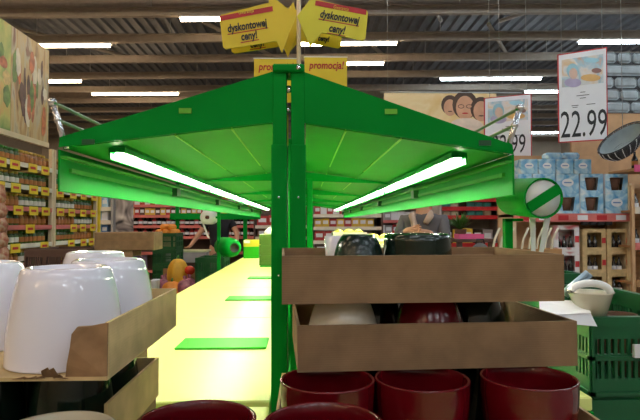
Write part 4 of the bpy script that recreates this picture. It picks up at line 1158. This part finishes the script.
# black goods hanging under the rail
for k in range(4):
    a = P(586 + k * 8, 222); 
    o = MB().bbox(-.035, .035, 0, .05, -.07, 0, .012).box(-.006, .006, .02, .03, 0, .012).build('black_packet', BLK, None, (a.x, BD + .0 + .005, zs_ - .042)); tag(o, ['black packet hanging under the pink rail, leftmost', 'black packet under the pink rail, second from left', 'black packet under the pink rail, third from left', 'black packet hanging under the pink rail, rightmost'][k], 'packet')
# pale slanted handles in a row, in a bin
hx = [497, 504, 511, 541, 549, 556, 526, 533]
nm8 = ['first', 'second', 'third', 'sixth', 'seventh', 'eighth', 'fourth', 'fifth']
hb_ = empty('handle_bin', (P(492, 250, 4.4).x, 4.4, 0), 0, 'brown bin holding the row of pale slanted handles', 'bin')
bw = P(562, 250, 4.4).x - P(492, 250, 4.4).x
hz0 = P(520, 249, 4.4).z
for (x0, x1, y0, y1) in ((0, bw, 0, .01), (0, bw, .19, .2), (0, .01, .01, .19), (bw - .01, bw, .01, .19)): MB().box(x0, x1, y0, y1, 0, hz0).build('bin_side', WOOD, hb_)
MB().box(.01, bw - .01, .01, .19, .70, .72).build('bin_floor', WOOD, hb_)
for k, x in enumerate(hx):
    p0 = P(x - 2, 250, 4.42); p1 = P(x, 239, 4.42); p2 = P(x + 5, 228, 4.42)
    q = MB().tube([(p0.x, 4.47, .72), (p0.x, 4.47, p0.z), (p1.x, 4.47, p1.z), (p2.x, 4.47, p2.z)], .0095, 8).build('tool_handle', CREAM); tag(q, '%s pale bent handle from the left in the brown bin' % nm8[k], 'handle', 'pale bent handles')

# price sign 22.99
SDp = 4.9
def price_sign(poly, Y, label, num, numpos, numsize, tilt, texts=()):
    pts = [pix(x, y, Y) for x, y in poly]
    c = Vector((pts[3].x, Y, min(p.z for p in pts)))
    e = empty('price_sign', c, 0, label, 'price sign')
    q = [(p.x - c.x, p.z - c.z) for p in pts]
    cx = sum(a for a, b in q) / 4; cz = sum(b for a, b in q) / 4
    MB().prism(q, 0, .006).build('red_frame', REDP, e)
    def inset(k, l): return [(cx + (a - cx) * k, cz + (b - cz) * l) for a, b in q]
    MB().prism(inset(.955, .975), -.001, 0).build('white_sheet', PAPER, e)
    def at(u_, v_):  # u to the right, v down
        t = Vector(q[0]).lerp(Vector(q[1]), u_); b = Vector(q[3]).lerp(Vector(q[2]), u_)
        return t.lerp(b, v_)
    ph = [at(.08, .07), at(.92, .07), at(.92, .38), at(.08, .38)]
    MB().prism([tuple(p) for p in ph], -.002, -.001).build('photo_print', printed('sign_photo_%d' % len(MATS), [(.70, .50, .30), (.72, .66, .62), (.35, .52, .62), (.62, .40, .28)], 7, detail=2), e)
    # generic face with blue headscarf, printed
    def ell(u_, v_, ru, rv, m_, off, nme):
        o = at(u_, v_); s_ = (Vector(q[1]) - Vector(q[0])).length
        MB().prism([(o.x + ru * s_ * math.cos(t * math.pi / 8), o.y + rv * s_ * math.sin(t * math.pi / 8)) for t in range(16)], off, off + .0008).build(nme, m_, e)
    ell(.30, .34, .17, .09, mat('mauve_print', (.42, .36, .55), .5), -.0030, 'printed_shoulders')
    ell(.30, .21, .12, .15, mat('teal_print', (.28, .50, .60), .5), -.0034, 'printed_scarf')
    ell(.31, .24, .085, .11, mat('face_print', (.66, .45, .36), .5), -.0040, 'printed_face')
    ell(.68, .12, .15, .05, mat('sky_print', (.35, .62, .72), .5), -.0036, 'printed_shape')
    ell(.66, .31, .20, .07, mat('food_print', (.70, .42, .15), .5), -.0036, 'printed_food')
    ell(.78, .24, .10, .05, mat('dark_food_print', (.28, .14, .12), .5), -.0040, 'printed_food')
    for (u_, v_, wd) in ((.50, .46, .10), (.50, .495, .26), (.50, .525, .12), (.34, .60, .14), (.66, .60, .18), (.34, .62, .10)):
        a = at(u_ - wd / 2, v_); b = at(u_ + wd / 2, v_); h = .006
        MB().prism([(a.x, a.y), (b.x, b.y), (b.x, b.y + h), (a.x, a.y + h)], -.0018, -.001).build('small_print', BLK, e)
    p = pix(*numpos, Y)
    put_text(num, numsize, BLK, e, p.x - c.x, -.0025, p.z - c.z, tilt, name='price_number', bold=.0, sx=.58, shear=.14)
    return e
def hang(x, y, Y, label):
    p = pix(x, y, Y)
    m = MB().tube([(0, 0, 0), (0, 0, ZC - p.z)], .003, 6).build('hanging_wire', STEEL, None, (p.x, Y + .012, p.z)); tag(m, label, 'wire')
price_sign([(557.5, 54.5), (607, 47), (608, 140), (558.5, 143)], SDp, 'white price sign with red frame reading 22.99', '22.99', (583.0, 125), .35, R(4))
hang(562, 56, SDp, 'thin wire holding the 22.99 sign, left one'); hang(603, 50, SDp, 'thin wire holding the 22.99 sign, right one')
price_sign([(484, 98), (531.5, 93.5), (532, 162), (484, 164)], 5.9, 'white price sign with red frame half hidden behind the canopy tip, ending in 99', '22.99', (508, 145), .30, R(2))
hang(490, 99, 5.9, 'thin wire holding the half hidden price sign, left one'); hang(527, 95, 5.9, 'thin wire holding the half hidden price sign, right one')

# banner with three faces
NY = 7.2
a = pix(384, 93, NY); b = pix(497, 160, NY)
e = empty('faces_banner', (a.x, NY, b.z), 0, 'wide yellow photo banner with three faces behind the canopy', 'banner')
Wn = b.x - a.x; Hn = a.z - b.z
MB().box(0, Wn, 0, .012, 0, Hn).build('banner_sheet', printed('warm_photo', [(.72, .48, .18), (.80, .62, .32), (.70, .45, .20)], 2.5), e)
MB().tube([(-.05, .006, Hn + .012), (Wn + .35, .006, Hn + .012)], .012, 8).build('banner_rod', STEEL, e)
HP = mat('dark_hair_print', (.07, .035, .02), .6); FP = mat('warm_face_print', (.62, .33, .20), .6); GP = mat('glasses_print', (.03, .02, .02), .6); PP = mat('pale_cloth_print', (.75, .6, .5), .6)
def nell(x, y, rx, ry, m_, off, nme):
    c = pix(x, y, NY)
    MB().prism([(c.x - a.x + rx * NY / F * math.cos(t * math.pi / 9), c.z - b.z + ry * NY / F * math.sin(t * math.pi / 9)) for t in range(18)], -off, -off + .0008).build(nme, m_, e)
for i, (x, y, r_) in enumerate(((450, 105, 9.0), (465, 104, 13), (481, 108, 11))):
    nell(x, y + (1 if i else 0), r_, r_ * 1.12, HP, .002 + .002 * i, 'printed_hair')
    nell(x, y + r_ * .30, r_ * .72, r_ * .95, FP, .0029 + .002 * i, 'printed_face')
    if i == 1:
        for s in (-1, 1): nell(x + s * 4.0, y + 2.5, 3.2, 2.1, GP, .0058, 'printed_glasses'); nell(x + s * 4.0, y + 2.5, 2.6, 1.5, FP, .0066, 'printed_lens')
    nell(x, y + r_ * .72, r_ * .25, r_ * .06, REDP if i == 1 else HP, .0075, 'printed_mouth')
nell(466, 127, 18, 9, PP, .0074, 'printed_shoulders')
q = pix(493, 109, NY); MB().box(q.x - a.x - .04, q.x - a.x + .04, -.003, -.002, q.z - b.z - .05, q.z - b.z + .05).build('printed_logo', HP, e)
for x in (388, 500):
    p = pix(x, 91, NY); m = MB().tube([(0, 0, 0), (0, 0, ZC - p.z)], .003, 6).build('hanging_wire', STEEL, None, (p.x, NY + .02, p.z)); tag(m, 'thin wire holding the faces banner, %s end' % ('left' if x < 400 else 'right'), 'wire')

# right side shelf bay: stone-look panel, tan board, oval basket, shelves
SY = 5.75
a = pix(604, 113, SY); b = pix(690, 52, SY)
e = struct(empty('trim_1', (a.x, SY, 0)))
MB().box(-.35, b.x - a.x, .02, .06, 0, a.z).build('tan_board', TAN, e)
MB().box(-.0, b.x - a.x, .03, .07, a.z, b.z).build('mortar_panel', MORTAR, e)
random.seed(11)
zr = a.z; hr = (b.z - a.z) / 5
for r_ in range(5):
    x = -.12 * (r_ % 2) - random.uniform(0, .08)
    while x < b.x - a.x:
        wd = random.uniform(.16, .48)
        x0 = max(x, 0) + .008; x1 = min(x + wd, b.x - a.x) - .008
        if x1 - x0 > .05:
            MB().bbox(x0, x1, 0, .035, zr - 0 + r_ * hr + .009, zr + (r_ + 1) * hr - .009, .028).build('stone', STONE, e)
        x += wd
# oval basket hung on the board
p = pix(621, 138, 4.75)
e = empty('oval_basket', p, 0, 'dark oval wicker basket with pale lining hung at a slant on the right', 'basket')
e.rotation_euler = (Matrix.Rotation(R(-38), 3, 'Y') @ Matrix.Rotation(R(30), 3, 'X')).to_euler()
MR = Matrix.Identity(4)
WK = mat('dark_wicker', (.03, .03, .035), .5, var=.3)
LIN = mat('pale_lining', (.30, .36, .38), .6)
A, B = .235, .125
for k in range(9):
    t = k / 8
    sc = .62 + .38 * math.sin(t * math.pi / 2)
    pts = [MR @ Vector((A * sc * math.cos(i * math.pi / 20), B * sc * math.sin(i * math.pi / 20), -.15 + .15 * t)) for i in range(41)]
    MB().tube(pts, .0065, 6, cap=False).build('wicker_strand', WK, e)
for i in range(40):
    an = i * 2 * math.pi / 40
    pts = [MR @ Vector((A * (.62 + .38 * math.sin(t * math.pi / 2)) * 1.03 * math.cos(an), B * (.62 + .38 * math.sin(t * math.pi / 2)) * 1.03 * math.sin(an), -.15 + .15 * t)) for t in (0, .33, .66, 1)]
    MB().tube(pts, .004, 5).build('wicker_stake', PAPER if i % 2 else WK, e)
lin = []
MB().add([MR @ Vector((A * sc * math.cos(i * math.pi / 20), B * sc * math.sin(i * math.pi / 20), z)) for sc, z in ((.95, -.012), (.88, -.06), (.60, -.145)) for i in range(40)],
         [(j * 40 + i, j * 40 + (i + 1) % 40, (j + 1) * 40 + (i + 1) % 40, (j + 1) * 40 + i) for j in range(2) for i in range(40)] + [tuple(range(80, 120))], True).build('basket_lining', LIN, e)
bk_ = MB().tube([(0, 0, 0), (0, .0, ZC - p.z - .08)], .003, 6).build('hanging_wire', STEEL, None, (p.x + .04, 4.79, p.z + .08)); tag(bk_, 'thin wire holding the oval wicker basket', 'wire')
# right rack at the picture edge
x0 = pix(632, 240, 5.0).x
e = empty('wood_rack', (x0, 5.0, 0), 0, 'wooden rack with red-white rail at the right picture edge', 'shelf rack')
for xx, yy in ((0, 0), (.97, 0), (0, .42), (.97, .42)): MB().box(xx, xx + .03, yy, yy + .03, 0, 1.75).build('rack_post', TAN, e)
MB().box(.03, .97, .43, .45, 0, 1.75).build('back_panel', WOOD, e)
for i, (py, m_) in enumerate(((283, WOOD), (246, PRAIL), (210, WRAIL), (168, PINK))):
    z = pix(636, py, 5.0).z
    s_ = MB().box(.03, .97, 0, .43, z - .02, z).build('shelf_board', WOOD, e)
    MB().box(.03, .97, -.012, 0, z - .035, z + .03).build('price_rail', m_, s_)
    for q in range(4):
        if i == 0: continue
        bb = MB().lathe([(0, 0), (.028, 0), (.028, .09), (.011, .125), (.011, .16), (0, .16)], 12).lathe([(.0286, .03), (.0286, .07)], 12, None, True, 1).build('bottle', [BOTTLE, LAB_O if i == 3 else PAPER], None, (x0 + .075 + .085 * q, 5.06, z)); tag(bb, 'bottle on the %s shelf of the wooden rack at the right edge' % ['', 'lower', 'middle', 'top'][i], 'bottle', 'bottles on the right rack')
